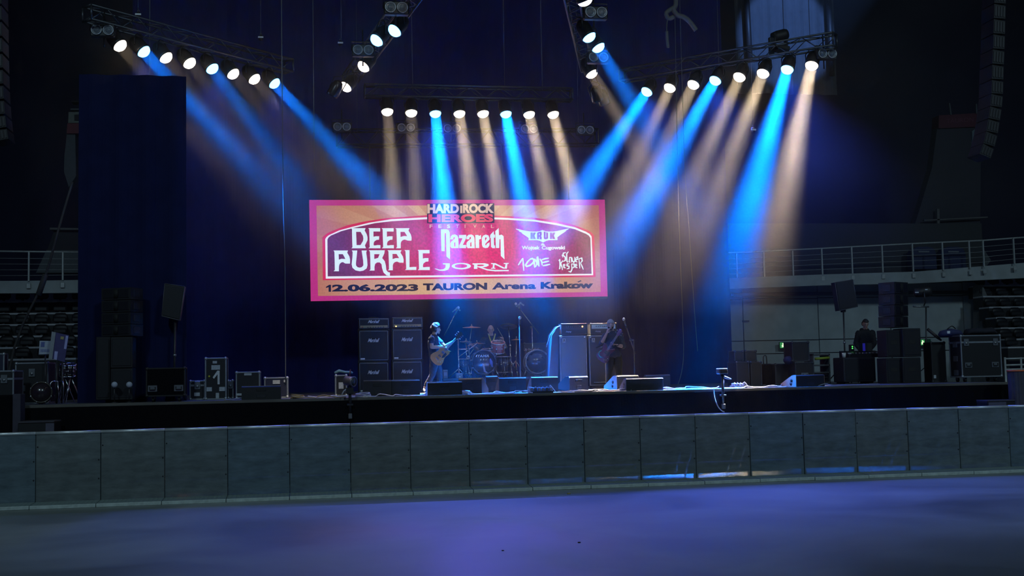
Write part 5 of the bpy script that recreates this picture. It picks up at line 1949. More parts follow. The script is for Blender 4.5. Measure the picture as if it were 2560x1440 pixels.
def sel_of(I, spec):
    """spec: {bone: (t0, t1)}"""
    out = np.zeros(len(I['nm']), bool)
    for k, (a, c) in spec.items():
        out |= (I['nm'] == k) & (I['t'] >= a) & (I['t'] <= c)
    return out


def both(**kw):
    out = {}
    for k, v in kw.items():
        if k in ('torso', 'neck', 'head'):
            out[k] = v
        else:
            out[k + 'R'] = v
            out[k + 'L'] = v
    return out


def face_bits(body, I, hs, gaze=0., beard=None, brow=(.02, .015, .012)):
    eye = mat('eye_white', (.5, .5, .5), .3)
    iris = mat('dark_iris', (.02, .015, .01), .2)
    for k in (-1, 1):
        b = MB()
        b.M = I['HM']
        b.ell((k * .031 * hs, .079 * hs, .008 * hs), (.014 * hs, .010 * hs, .008 * hs), n=12, mi=0)
        b.ell((k * .031 * hs + gaze, .0885 * hs, .007 * hs), (.006 * hs, .003 * hs, .006 * hs), n=8, mi=1)
        b.build('eye', [eye, iris], body)
        b = MB()
        b.M = I['HM']
        b.tube([(k * .014 * hs, .093 * hs, .026 * hs), (k * .032 * hs, .091 * hs, .031 * hs), (k * .05 * hs, .08 * hs, .026 * hs)], .004 * hs, n=6)
        b.build('eyebrow', mat('brow_%d' % int(brow[0] * 1000), brow, .8), body)
    b = MB()
    b.M = I['HM']
    b.ell((0, .093 * hs, -.066 * hs), (.023 * hs, .008 * hs, .006 * hs), n=10)
    b.build('lips', mat('lip_tone', (.30, .11, .09), .5), body)


skin1 = mat('fair_skin', (.52, .33, .25), .55, var=.08, scale=30)
skin2 = mat('warm_skin', (.46, .28, .21), .55, var=.08, scale=30)
navytee = mat('navy_tshirt_cotton', (.022, .03, .055), .9, scale=30)
blacktrs = mat('black_trouser_cloth', (.012, .012, .016), .85, scale=30)
denim = mat('dark_denim', (.02, .024, .04), .9, scale=60)
shoe_m = mat('black_shoe_leather', (.02, .02, .02), .5)
shoe_w = mat('pale_trainer', (.4, .4, .44), .6)


def frame_of(uc, Y, z=STAGE_Z):
    root = V((sx(uc, Y, z), Y, z))
    return root, (lambda u, v, dy=0.: at(u, v, Y + dy) - root)


# --- guitarist, in profile, walking and playing
root, j = frame_of(1092, 27.2)
J = dict(pelvis=j(1088, 898), waist=j(1085, 882), chest=j(1084, 857), neck=j(1085, 839), head=j(1089.5, 821.5),
         shR=j(1079, 847, -.17), elR=j(1079, 868, -.24), wrR=j(1107, 867, -.30), shL=j(1092, 848, .15), elL=j(1113, 866, .02), wrL=j(1134, 853, -.16),
         hipR=j(1086, 902, -.09), hipL=j(1091, 902, .09), knR=j(1081, 938, -.06), knL=j(1099, 939, .1), anR=j(1062, 968, .0), anL=j(1099, 970, .1))
J['anR'].z, J['anL'].z = .12, .09
J['toR'] = J['anR'] + V((.02, -.10, -.09))
J['toL'] = J['anL'] + V((.17, -.05, -.065))
hands = [(J['wrR'], V((1, .0, -.25)), V((-.1, .5, -.9)), .5, .95, 1), (J['wrL'], V((.7, -.2, .75)), V((.45, -.6, -.4)), .75, .95, -1)]
body, shell, I = person('guitarist in a dark t-shirt seen in profile, standing left of the drums', root, J, V((1, -.12, -.05)), sc=.94, hs=1.03, hands=hands, side=V((.35, 1, 0)), skin=skin1)
shell('tshirt', sel_of(I, both(torso=(.22, 1), sh=(0, 1), ua=(0, .62))) & (I['hl'][:, 2] < -.13), .016, navytee, None, .004)
shell('trousers', sel_of(I, both(torso=(0, .24), th=(0, 1), ca=(0, .93))), .014, blacktrs, None, .004)
shell('shoe', sel_of(I, dict(ftR=(0, 1))), .009, shoe_w, 'pale trainer on the trailing foot')
shell('shoe', sel_of(I, dict(ftL=(0, 1))), .009, shoe_m)
hl = I['hl']
shell('hair', (I['nm'] == 'head') & ((hl[:, 2] > .05) | ((hl[:, 1] < .015) & (hl[:, 2] > -.10)) | ((hl[:, 2] > .01) & (hl[:, 1] < .062))), .026 + .009 * np.sin(hl[:, 0] * 90 + hl[:, 2] * 80), mat('dark_brown_hair', (.035, .025, .022), .6, scale=90, bump=.6), None, .006)
face_bits(body, I, 1.03)
bq = MB()
pc = J['chest'].lerp(J['waist'], .45) + V((.17, -.10, 0))
bq.M = Matrix.Translation(pc) @ Matrix.Rotation(.6, 4, 'Z')
bq.lathe([(.045, 0), (.04, .004), (.004, .005)], n=14, axis=(.2, -1, 0))
bq.build('shirt_print', mat('pale_print', (.35, .4, .5), .7), body)


# --- guitar and bass
def guitar(name, label, pb, ph, normal, body_poly, bm, neck_m, scale, horn=0, strings=6, extras=True):
    pb, ph = V(pb), V(ph)
    x = (ph - pb).normalized()
    n = V(normal)
    n = (n - x * n.dot(x)).normalized()
    z = x.cross(-n) * -1
    y = -n
    z = x.cross(y)
    M = Matrix(((x.x, y.x, z.x, 0), (x.y, y.y, z.y, 0), (x.z, y.z, z.z, 0), (0, 0, 0, 1)))
    t = thing(name, label, 'guitar', pb)
    t.rotation_euler = M.to_euler()
    L_ = (ph - pb).length
    s = scale
    pl = [(a * s, c * s) for a, c in body_poly]
    MB().prism(pl, -.022 * s, .022 * s).build('body', bm, t)
    x0, x1 = .13 * s, L_ - .10 * s
    b = MB().prism([(x0, -.028 * s), (x1, -.021 * s), (x1, .021 * s), (x0, .028 * s)], -.032 * s, -.008 * s)
    b.build('neck', neck_m, t)
    b = MB()
    for k in range(14):
        xx = x1 - (x1 - x0) * (1 - .943 ** (k + 1)) * 1.35
        b.box((xx - .0015, -.034 * s, -.022 * s), (xx + .0015, -.031 * s, .022 * s))
    b.build('fret', chrome, t)
    MB().prism([(x1, -.021 * s), (x1 + .03 * s, -.035 * s), (x1 + .17 * s, -.045 * s), (x1 + .19 * s, 0), (x1 + .17 * s, .045 * s), (x1 + .03 * s, .035 * s), (x1, .021 * s)], -.026 * s, -.010 * s).build('headstock', bm if name == 'bass_guitar' else knob_m, t)
    nk = strings // 2
    for k in range(strings):
        sd = 1 if k % 2 else -1
        xx = x1 + (.05 + .045 * (k // 2) * (3 / nk)) * s
        MB().lathe([(.006, 0), (.006, .02), (.013, .024), (.011, .04), (.003, .042)], n=8, base=(xx, -.018 * s, sd * .04 * s), axis=(0, 0, sd)).build('tuning_peg', chrome, t)
    b = MB()
    for k in range(strings):
        f_ = (k / (strings - 1) - .5)
        b.tube([(-.13 * s, -.036 * s, f_ * .055 * s), (x1, -.035 * s, f_ * .035 * s)], .0013, n=4)
    b.build('string', chrome, t)
    for xx in ((-.045, .06) if name != 'bass_guitar' else (0.0, .05)):
        MB().box((xx * s - .02 * s, -.034 * s, -.036 * s), (xx * s + .02 * s, -.02 * s, .036 * s), r=.004).build('pickup', chrome if name != 'bass_guitar' else knob_m, t)
    MB().box((-.145 * s, -.036 * s, -.042 * s), (-.12 * s, -.02 * s, .042 * s), r=.003).build('bridge', chrome, t)
    for (xx, zz) in ((-.14, -.1), (-.09, -.115), (-.17, -.06)):
        MB().lathe([(.012 * s, 0), (.011 * s, .014), (.003, .016)], n=10, base=(xx * s, -.022 * s, zz * s), axis=(0, -1, 0)).build('knob', gold_plate, t)
    if extras:
        MB().prism([(.0 * s, -.04 * s), (.1 * s, -.04 * s), (.09 * s, -.09 * s), (.0 * s, -.1 * s), (-.06 * s, -.06 * s)], -.027 * s, -.021 * s).build('pickguard', knob_m, t)
    return t


lp = [(.155, -.03), (.185, -.07), (.20, -.115), (.175, -.10), (.13, -.125), (.08, -.118), (.03, -.105), (-.03, -.118), (-.1, -.155), (-.17, -.165), (-.225, -.125), (-.25, -.06), (-.255, 0), (-.25, .06), (-.225, .125), (-.17, .165), (-.1, .155), (-.03, .122), (.03, .108), (.09, .13), (.15, .135), (.19, .105), (.2, .06), (.175, .03)]
gb = root + j(1103, 886, -.27)
gh = root + j(1148, 838, -.33)
guitar('electric_guitar', 'brown electric guitar with pale pickups held by the man in profile', gb, gh, V((.05, -1, .12)), lp, mat('amber_brown_guitar', (.50, .19, .045), .3, coat=.5, scale=8), mat('dark_fretboard', (.16, .13, .13), .4), 1.0)
sp = MB().tube([gb + V((-.2, .03, .12)), root + j(1079, 862, -.12), root + j(1081, 842, -.03), root + j(1090, 842, .08), root + j(1100, 862, -.1), gb + V((.12, .02, .14))], .016, n=6, sub=4)
tag(sp.build('guitar_strap', rubber), 'dark strap over the shoulder of the man in profile', 'strap')

# --- bassist, facing the hall
root, j = frame_of(1533, 26.6)
J = dict(pelvis=j(1534, 889), waist=j(1533, 874), chest=j(1532, 850), neck=j(1530, 832), head=j(1526.5, 812.5, -.03),
         shR=j(1514, 840), elR=j(1502.5, 862, -.12), wrR=j(1516.5, 834, -.27), shL=j(1550, 840), elL=j(1558, 866, -.08), wrL=j(1540, 863, -.30),
         hipR=j(1525, 893), hipL=j(1543, 893), knR=j(1522, 931, -.06), knL=j(1547, 931, -.04), anR=j(1520, 968), anL=j(1550, 968))
for s in 'RL':
    J['an' + s].z = .09
    J['to' + s] = J['an' + s] + V((-.03 if s == 'R' else .05, -.17, -.065))
hands = [(J['wrR'], V((.35, -.1, 1)), V((.8, .3, -.2)), .6, 1., -1), (J['wrL'], V((-1, -.1, .25)), V((.1, .35, .9)), .85, 1., 1)]
body, shell, I = person('bassist in a pale knitted hat, one hand raised to the chin, holding a dark bass', root, J, V((-.22, -1, -.05)), sc=1., hs=1.0, hands=hands, side=V((1, 0, 0)), skin=skin2)
shell('jacket', sel_of(I, both(torso=(.16, 1), sh=(0, 1), ua=(0, 1), fa=(0, .25))) & (I['hl'][:, 2] < -.13), .02, mat('dark_blue_shirt', (.03, .035, .06), .85, scale=25), None, .005)
shell('trousers', sel_of(I, both(torso=(0, .18), th=(0, 1), ca=(0, .95))), .016, blacktrs, None, .004)
for s in 'RL':
    shell('shoe', sel_of(I, {'ft' + s: (0, 1)}), .009, shoe_m)
hl = I['hl']
shell('knitted_hat', (I['nm'] == 'head') & (hl[:, 2] > .034 - .25 * np.clip(-hl[:, 1], -.02, 1)), .02, mat('grey_knit', (.30, .31, .33), .95, scale=70, bump=.8), None, .003)
shell('beard', (I['nm'] == 'head') & (hl[:, 2] < -.036) & (hl[:, 1] > -.005) & ~((hl[:, 2] > -.078) & (np.abs(hl[:, 0]) < .022) & (hl[:, 1] > .06)), .012, mat('dark_beard', (.03, .022, .02), .8, scale=120, bump=.6), None, .004)
face_bits(body, I, 1.)
bq = MB()
bq.M = Matrix.Translation(J['knR'].lerp(J['knL'], .5) + V((0, -.0, .12)))
jb = [(.12, -.02), (.17, -.08), (.22, -.12), (.2, -.145), (.12, -.13), (.04, -.105), (-.04, -.12), (-.12, -.16), (-.2, -.16), (-.245, -.11), (-.26, -.03), (-.25, .06), (-.2, .14), (-.13, .165), (-.05, .13), (.03, .105), (.10, .125), (.15, .15), (.20, .15), (.21, .12), (.18, .08), (.14, .03)]
gb = root + j(1514, 882, -.36)
gh = root + j(1549, 830, -.78)
guitar('bass_guitar', 'dark red bass guitar held by the man in the knitted hat', gb, gh, V((-.12, -1, .1)), jb, mat('dark_red_bass', (.10, .022, .03), .3, coat=.5), mat('bass_fretboard', (.10, .06, .06), .4), .95, strings=4)
sp = MB().tube([gb + V((-.2, .06, .12)), root + j(1512, 858, -.17), root + j(1517, 836, -.1), root + j(1530, 834, .12), root + j(1546, 838, -.06), root + j(1546, 862, -.25), gb + V((.22, .03, .16))], .018, n=6, sub=4)
tag(sp.build('guitar_strap', rubber), 'dark strap across the chest of the man in the knitted hat', 'strap')
c = MB().tube([root + j(1508, 876, -.34), root + j(1500, 878, -.36), root + j(1497, 885, -.36), root + j(1499, 890, -.36), root + j(1503, 894, -.36)], .011, n=6, sub=4)
tag(c.build('instrument_cable', mat('teal_cable', (.05, .42, .36), .4)), 'teal instrument cable looping from the dark red bass', 'cable')

# --- drummer, seated
root, j = frame_of(1230, 30.0, riser_z)
J = dict(pelvis=V((0, .03, THR + .1)), waist=V((0, .02, THR + .3)), chest=j(1229, 863, -.03), neck=j(1228, 843, -.05), head=j(1227, 824.5, -.09),
         shR=j(1209, 851, -.03), elR=j(1194, 874, -.14), wrR=j(1179, 862, -.42), shL=j(1249, 849, -.03), elL=j(1264, 869, -.12), wrL=j(1258, 853, -.32),
         hipR=V((-.1, -.02, THR + .08)), hipL=V((.1, -.02, THR + .08)), knR=V((-.22, -.45, THR + .05)), knL=V((.24, -.45, THR + .05)), anR=V((-.2, -.5, .09)), anL=V((.24, -.5, .09)))
for s in 'RL':
    J['to' + s] = J['an' + s] + V((0, -.17, -.06))
hands = [(J['wrR'], V((-.8, -.6, -.05)), V((.1, -.2, -1)), .85, 1., -1), (J['wrL'], V((-.3, -.35, 1)), V((-.7, -.5, -.2)), .85, 1., -1)]
body, shell, I = person('bald drummer in a dark shirt with a yellow lanyard, seated behind the drums', root, J, V((-.05, -1, -.18)), sc=1.04, hs=1.02, hands=hands, side=V((1, 0, 0)), skin=skin1)
shell('shirt', sel_of(I, both(torso=(.15, 1), sh=(0, 1), ua=(0, 1), fa=(0, .1))) & (I['hl'][:, 2] < -.13), .018, mat('black_shirt', (.016, .018, .03), .9, scale=25), None, .005)
shell('trousers', sel_of(I, both(torso=(0, .17), th=(0, 1), ca=(0, .95))), .014, blacktrs, None, .004)
for s in 'RL':
    shell('shoe', sel_of(I, {'ft' + s: (0, 1)}), .009, shoe_m)
face_bits(body, I, 1.02, brow=(.12, .08, .06))
lan = MB()
for s, u in ((-1, 1221.5), (1, 1238)):
    a, c = j(u, 836, -.10), j(1230, 862, -.21)
    lan.loft([a + V((0, .06, .02)), a, (a + c) / 2 + V((0, -.012, 0)), c], [(.016, .004)] * 4, side=(1, 0, .3 * s), n=8)
lan.build('lanyard', mat('yellow_lanyard', (.55, .52, .12), .6), body)
stickm = mat('pale_hickory_stick', (.50, .38, .26), .5)
for a, c, lab in ((root + j(1184, 860, -.46), root + j(1150, 853.5, -.62), 'drumstick in the drummer hand over the hi-hat'), (root + j(1257, 843, -.37), root + j(1243.5, 820, -.48), 'drumstick raised in the drummer upright hand')):
    d = c - a
    o = MB().loft([a - d * .15, a, a + d * .8, a + d * .95, a + d], [.007, .0075, .006, .0045, .006], n=8).build('drumstick', stickm)
    tag(o, lab, 'drumstick')

# --- technician at the side desk
root, j = frame_of(2163, 28.0)
J = dict(pelvis=j(2163, 890), waist=j(2163, 872), chest=j(2162, 845), neck=j(2163, 826), head=j(2163.5, 810, -.06),
         shR=j(2147, 834), elR=j(2140, 858, -.05), wrR=j(2152, 876, -.26), shL=j(2180, 833), elL=j(2186, 857, -.05), wrL=j(2173, 876, -.26),
         hipR=j(2155, 893), hipL=j(2171, 893), knR=j(2154, 925), knL=j(2173, 925), anR=V((-.1, 0, .09)), anL=V((.1, 0, .09)))
for s in 'RL':
    J['to' + s] = J['an' + s] + V((0, -.17, -.065))
hands = [(J['wrR'], V((.25, -1, -.3)), V((0, -.1, -1)), .35, 1., -1), (J['wrL'], V((-.25, -1, -.3)), V((0, -.1, -1)), .35, 1., 1)]
body, shell, I = person('technician in a black hooded jacket looking down at the side desk', root, J, V((-.1, -1, -.35)), up=V((0, -.3, 1)), sc=1.0, hs=.98, hands=hands, side=V((1, 0, 0)), skin=skin2)
hood = mat('black_hoodie', (.014, .014, .018), .9, scale=25)
shell('hoodie', sel_of(I, both(torso=(.1, 1), sh=(0, 1), ua=(0, 1), fa=(0, .95))) & (I['hl'][:, 2] < -.12), .024, hood, None, .005)
shell('trousers', sel_of(I, both(torso=(0, .12), th=(0, 1), ca=(0, .95))), .016, blacktrs, None, .004)
for s in 'RL':
    shell('shoe', sel_of(I, {'ft' + s: (0, 1)}), .009, shoe_m)
hl = I['hl']
shell('hair', (I['nm'] == 'head') & ((hl[:, 2] > .055) | ((hl[:, 1] < -.02) & (hl[:, 2] > -.06))), .018, mat('black_hair', (.02, .018, .018), .6, scale=90, bump=.6), None, .006)
face_bits(body, I, .98)
MB().torus(J['neck'] + V((0, .03, .0)), (0, -.35, 1), .088, .04, n=20, k=8).build('hood', hood, body)

# ------------------------------------------------------------------ left wing: cases, PA, stands
for i, (va, vb) in enumerate(((718, 749), (749, 780), (780, 810), (810, 840))):
    Y = 23.45
    z1, z0 = zv(300, va, Y), zv(300, vb, Y)
    w, d = .62, .42
    t = thing('array_speaker', 'line array cabinet on the left ground stack, %s from the top' % ORD[i], 'loudspeaker', (sx(290, Y, z0), Y, z0), -.42, 'stacked speaker cabinets')
    h = z1 - z0 - .012
    MB().prism([(-w / 2, 0), (w / 2, 0), (w / 2 - .0, h), (-w / 2, h)], 0, d).build('cabinet', arr_m, t)
    for x0, x1 in ((-w / 2 + .03, -.05), (.05, w / 2 - .03)):
        MB().box((x0, -.01, .03), (x1, .002, h - .03), r=.008).build('grille', mat('array_grille'), t)
    MB().loft([(0, -.012, .03), (0, -.012, h - .03)], [(.045, .006)] * 2, side=(1, 0, 0), n=8).build('horn', rubber, t)
    MB().box((w / 2, .1, h * .2), (w / 2 + .012, .3, h * .8), r=.004).build('fly_plate', mat('fly_steel', (.03, .03, .04), .5, .4), t)
for i, (u0, u1, va, vb) in enumerate(((240, 275, 842, 1000), (277, 331, 842, 920), (277, 331, 921, 1000))):
    Y = 23.35 + (.1 if i == 0 else 0)
    uc = (u0 + u1) / 2
    z1 = zv(uc, va, Y)
    z0 = max(STAGE_Z, zv(uc, vb, Y))
    w = (u1 - u0) * mpp(uc, Y)
    t = thing('subwoofer', ('narrow bass cabinet behind the left ground stack', 'upper bass cabinet of the left ground stack', 'lower bass cabinet of the left ground stack on the floor')[i], 'loudspeaker', (sx(uc, Y, z0), Y, z0), 0, 'stacked speaker cabinets')
    h = z1 - z0
    MB().box((-w / 2, 0, 0), (w / 2, .45, h), r=.012).build('cabinet', arr_m, t)
    MB().box((-w / 2 + .03, -.01, .04), (w / 2 - .03, .002, h - .04), r=.006).build('grille', mat('array_grille'), t)
    MB().box((w / 2 - .002, .2, h * .4), (w / 2 + .008, .4, h * .55), r=.004).build('handle', rubber, t)
for u in (286, 323):
    p = V((sx(u, 23.15), 23.15, STAGE_Z))
    t = thing('stage_lamp', 'small pale round floor lamp at the foot of the left ground stack, %s' % ('left one' if u < 300 else 'right one'), 'stage light', p)
    z = zv(u, 962, 23.15) - STAGE_Z
    MB().lathe([(.05, -.05), (.058, 0), (.05, .05), (.015, .06)], n=16, base=(0, 0, z), axis=(.3, -1, .1)).build('head', mat('pale_lamp_head', (.45, .48, .58), .4), t)
    MB().tube([(0, 0, .01), (0, 0, z - .04)], .012).build('post', darkmetal, t)
    MB().lathe([(.08, 0), (.08, .012), (.02, .02)], n=16).build('foot', darkmetal, t)


def speaker_on_pole(label, quad, Y, pole_top, base_u, zbase, depth=.22, leg=.45):
    o = V((sx(base_u, Y, zbase), Y, zbase))
    t = thing('pole_speaker', label, 'loudspeaker', o)
    pl = [(at(u, v, Y).x - o.x, at(u, v, Y).z - o.z) for u, v in quad]
    MB().prism(pl, 0, depth).build('cabinet', mat('pole_speaker_paint', (.02, .02, .022), .5), t)
    c = (sum(p[0] for p in pl) / 4, sum(p[1] for p in pl) / 4)
    MB().prism([(c[0] + (x - c[0]) * .9, c[1] + (z - c[1]) * .92) for x, z in pl], -.014, .002).build('grille', mat('array_grille'), t)
    b = MB()
    for k in range(4):
        x, z = pl[k]
        x2, z2 = pl[(k + 1) % 4]
        b.tube([(x, -.006, z), (x2, -.006, z2)], .006)
    b.build('edge', mat('dim_edge', (.10, .10, .12), .4), t)
    top = at(*pole_top, Y) - o
    bot = V((0, .1, .05))
    MB().tube([bot, top + V((0, .1, 0))], .02, n=8).build('pole', darkmetal, t)
    MB().box((top.x - .05, .06, top.z - .02), (top.x + .05, .16, top.z + .1), r=.01).build('bracket', darkmetal, t)
    m = bot.lerp(top + V((0, .1, 0)), .55)
    MB().ell(m, .035, n=10).build('clamp_knob', lidgrey, t)
    for k in range(3):
        a = k * 2.09 + .4
        MB().tube([(0, .1, .5), (math.cos(a) * leg, .1 + math.sin(a) * leg, .012)], .014).build('leg', darkmetal, t)
    return t


speaker_on_pole('dim loudspeaker on a pole left of the stage, tilted', [(412, 709), (462, 716), (449, 801), (404, 790)], 23.62, (436, 800), 434, STAGE_Z, leg=.22)
speaker_on_pole('black loudspeaker on a pole beside the technician', [(2087, 706), (2132, 699), (2144, 767), (2098, 777)], 27.2, (2113, 778), 2119, STAGE_Z)

fcase('wide dark case under the left pole speaker, its edges barely lit', 366, 462, 919, 22.98, .35, ply=blackcloth, handle=2, wheels=True, trim=black)
fcase('small black flight case with a latch, left of the tall numbered case', 474, 513, 951, 24.6, .5, latch=1, lid=.1, labels=((.3, .2, .35, .18),))
t = fcase('tall black flight case marked with a white 1', 513, 566, 894, 24.4, .55, latch=0, labels=((.36, .86, .2, .06), (.3, .71, .4, .11), (.08, .20, .24, .1), (.66, .20, .26, .1), (.5, .03, .15, .13)), wheels=False)
w = 53 * mpp(540, 24.4)
MB().prism([(-w * .14, .44), (-w * .08, .41), (.035, .50), (.035, .30), (.075, .30), (.075, .57), (.03, .57)], -.006, .009).build('number_one', mat('white_tape', (.62, .64, .68), .6), t)
MB().lathe([(.02, 0), (.018, .004)], n=12, base=(-w * .3, -.001, .46), axis=(0, -1, 0)).build('yellow_sticker', mat('yellow_dot', (.6, .55, .05), .6), t)
fcase('narrow dark case tucked right of the tall numbered case', 568, 584, 950, 24.9, .4, latch=1)
fcase('black flight case behind the left stage-edge monitor', 590, 650, 929, 24.8, .5, labels=((.35, .86, .3, .08), (.02, .12, .22, .08)))
fcase('navy flight case with a pale top edge right of the left stage-edge monitor', 661, 720, 943, 24.4, .5, ply=case_blue, labels=((.36, .68, .3, .18), (.82, .75, .08, .12)))
t = fcase('low case with white cloth on top beside the left edge lamp', 838, 868, 937, 25.0, .4, labels=((.3, .35, .4, .3),))
p = at(852, 936, 25.0)
o = MB().loft([(-.17, 0, 0), (-.08, 0, .04), (.04, 0, .015), (.16, 0, .012), (.2, 0, -.005)], [(.09, .03), (.1, .04), (.1, .028), (.09, .025), (.05, .02)], side=(0, 1, 0), n=10).build('folded_cloth', mat('pale_teal_cloth', (.22, .36, .36), .9))
o.location = p + V((.05, .2, .03))
tag(o, 'pale teal folded cloth on the low case by the left edge lamp', 'cloth')

# far left cluster
fcase('open-topped silver-edged case at the far left with a steel latch', -14, 33, 926, 23.6, .75, lid=.16, latch=1, ply=case_ply, handle=0, side_bits=False)
fcase('large black case with pale rim behind the far left silver-edged one', 39, 119, 906, 24.7, .7, handle=2, latch=1)
fcase('blue case lid edge standing at the left picture border', -30, 9, 883, 24.6, .3, ply=case_blue)
p0 = at(146, 902, 24.3)
t = thing('case_lid', 'blue case lid with paper labels propped upright at the far left', 'case', p0)
g = lambda u, v, dy=0: at(u, v, 24.3 + dy) - p0
front = [(139, 831), (172, 838), (161, 905), (131, 897)]
MB().prism([(g(u, v).x, g(u, v).z) for u, v in front], 0, .03).build('panel', mat('blue_lid_panel', (.06, .05, .18), .5), t)
MB().prism([(g(u, v).x, g(u, v).z) for u, v in ((130, 829), (140, 831), (131, 898), (122, 896))], -.02, .05).build('edge_profile', case_alu, t)
for nm, q, m in (('yellow_label', [(152, 841), (160, 842), (159, 849), (151, 848)], mat('yellow_dim', (.42, .36, .16), .7)), ('white_strip', [(165, 839), (171, 840), (166, 873), (160, 872)], mat('lilac_label', (.42, .42, .80), .6)), ('white_label', [(137, 878), (145, 879), (142, 900), (135, 898)], mat('lilac_label'))):
    MB().prism([(g(u, v).x, g(u, v).z) for u, v in q], -.008, .002).build(nm, m, t)
MB().tube([g(142, 902), V((g(142, 902).x, .0, STAGE_Z - p0.z))], .02).build('prop_leg', darkmetal, t)
MB().tube([g(156, 904), V((g(156, 904).x, .0, STAGE_Z - p0.z))], .02).build('prop_leg', darkmetal, t)
p0 = at(112, 870, 24.5)
t = thing('printed_board', 'pale printed board with blue squares beside the propped blue lid', 'board', p0)
g2 = lambda u, v: at(u, v, 24.5) - p0
MB().prism([(g2(u, v).x, g2(u, v).z) for u, v in ((99, 852), (130, 852), (130, 885), (97, 886))], 0, .025).build('board', mat('board_white', (.40, .44, .55), .6), t)
MB().prism([(g2(u, v).x, g2(u, v).z) for u, v in ((103, 855), (112, 855), (111, 867), (102, 867))], -.006, .002).build('blue_square', mat('board_blue', (.10, .13, .36), .6), t)
for k in range(6):
    u = 102 + k * 3.8
    MB().prism([(g2(a, v).x, g2(a, v).z) for a, v in ((u, 873), (u + 1.8, 873), (u + 1.8, 880), (u, 880))], -.006, .002).build('key_mark', mat('board_blue'), t)
MB().tube([V((0, .05, -.1)), V((0, .05, STAGE_Z - p0.z))], .015).build('stand_pole', darkmetal, t)
c = at(103, 981, 23.6)
R_ = 25 * mpp(103, 23.6)
c.z = STAGE_Z + R_ + .03
drum('dark bass drum on the floor at the far left of the stage', c, (.2, -1, .05), R_, .4, lacq, headblk, 8, mat('dull_hoop', (.08, .07, .06), .4, .5), name='bass_drum')
for u, v, r_, lab in ((176, 925, 12, 'small chrome-rimmed drum on the far left, right of the propped lid'), (160, 926, 10, 'second small chrome-rimmed drum left of its twin at far left')):
    c = at(u, v, 24.6)
    rel = c.z - STAGE_Z
    R_ = r_ * mpp(u, 24.6)
    drum(lab, c, (.1, -.3, .95), R_, .22, lacq, headclr, 6, name='rack_tom', legs=[[(0, 0, -.1), (math.cos(a) * .2, math.sin(a) * .2, -rel + .01)] for a in (.3, 2.4, 4.5)])
p = V((sx(141, 24.0), 24.0, STAGE_Z))
t = thing('folding_stand', 'thin bent-tube folding stand before the small drums at far left', 'stand', p)
for x in (-.12, .12):
    MB().tube([(x, 0, .01), (x * 1.05, .02, .3), (x * .8, .05, .42), (0, .1, .42)], .01, sub=3).build('tube_leg', chrome, t)
MB().tube([(0, .1, .42), (.02, .15, .015)], .01).build('tube_leg', chrome, t)
# black draped block and steps in the pit, far left
Y = 22.3
x0, x1 = sx(-20, Y, 1), sx(28, Y, 1)
t = thing('draped_block', 'black cloth-covered block at the left end of the pit', 'block', ((x0 + x1) / 2, Y, 0))
MB().box((x0 - (x0 + x1) / 2, 0, 0), (x1 - (x0 + x1) / 2, .45, zv(0, 988, Y)), r=.03).build('cover', blackcloth, t)
MB().box((x1 - (x0 + x1) / 2, .05, 0), (x1 - (x0 + x1) / 2 + .14, .4, zv(36, 985, Y)), r=.01).build('side_post', mat('violet_dark_post', (.05, .045, .07), .7), t)
Y = 22.0
x0, x1 = sx(44, Y, .7), sx(135, Y, .7)
t = thing('stage_step', 'low dark step block at the left end of the pit', 'steps', ((x0 + x1) / 2, Y, 0))
w = x1 - x0
hz = zv(90, 1053, Y)
MB().box((-w / 2, 0, 0), (w / 2, .6, hz - .03), r=.01).build('frame', black, t)
MB().box((-w / 2, -.01, hz - .03), (w / 2, .61, hz), r=.006).build('tread', mat('step_tread', (.06, .055, .07), .6), t)
MB().box((w / 2 - .14, -.014, .1), (w / 2 - .0, .002, hz - .04)).build('white_mark', mat('dim_violet_label', (.09, .085, .13), .7), t)
# diagonal guy rope at far left
a, c = at(181, 455, 30), at(36, 868, 30)
o = MB().tube([at(181, 455, 30) - a, at(150, 560, 30) - a, at(108, 705, 30) - a, at(36, 868, 30) - a, V(((at(-20, 980, 30) - a).x, 0, .03 - a.z))], .03, n=7, sub=3)
o.cyl(at(114, 686, 30) - a, at(96, 738, 30) - a, .07, n=8)
o = o.build('guy_rope', mat('dark_rope', (.07, .065, .065), .8))
o.location = a
tag(o, 'long dark diagonal rope with a thick sleeve, before the left terrace', 'rope')

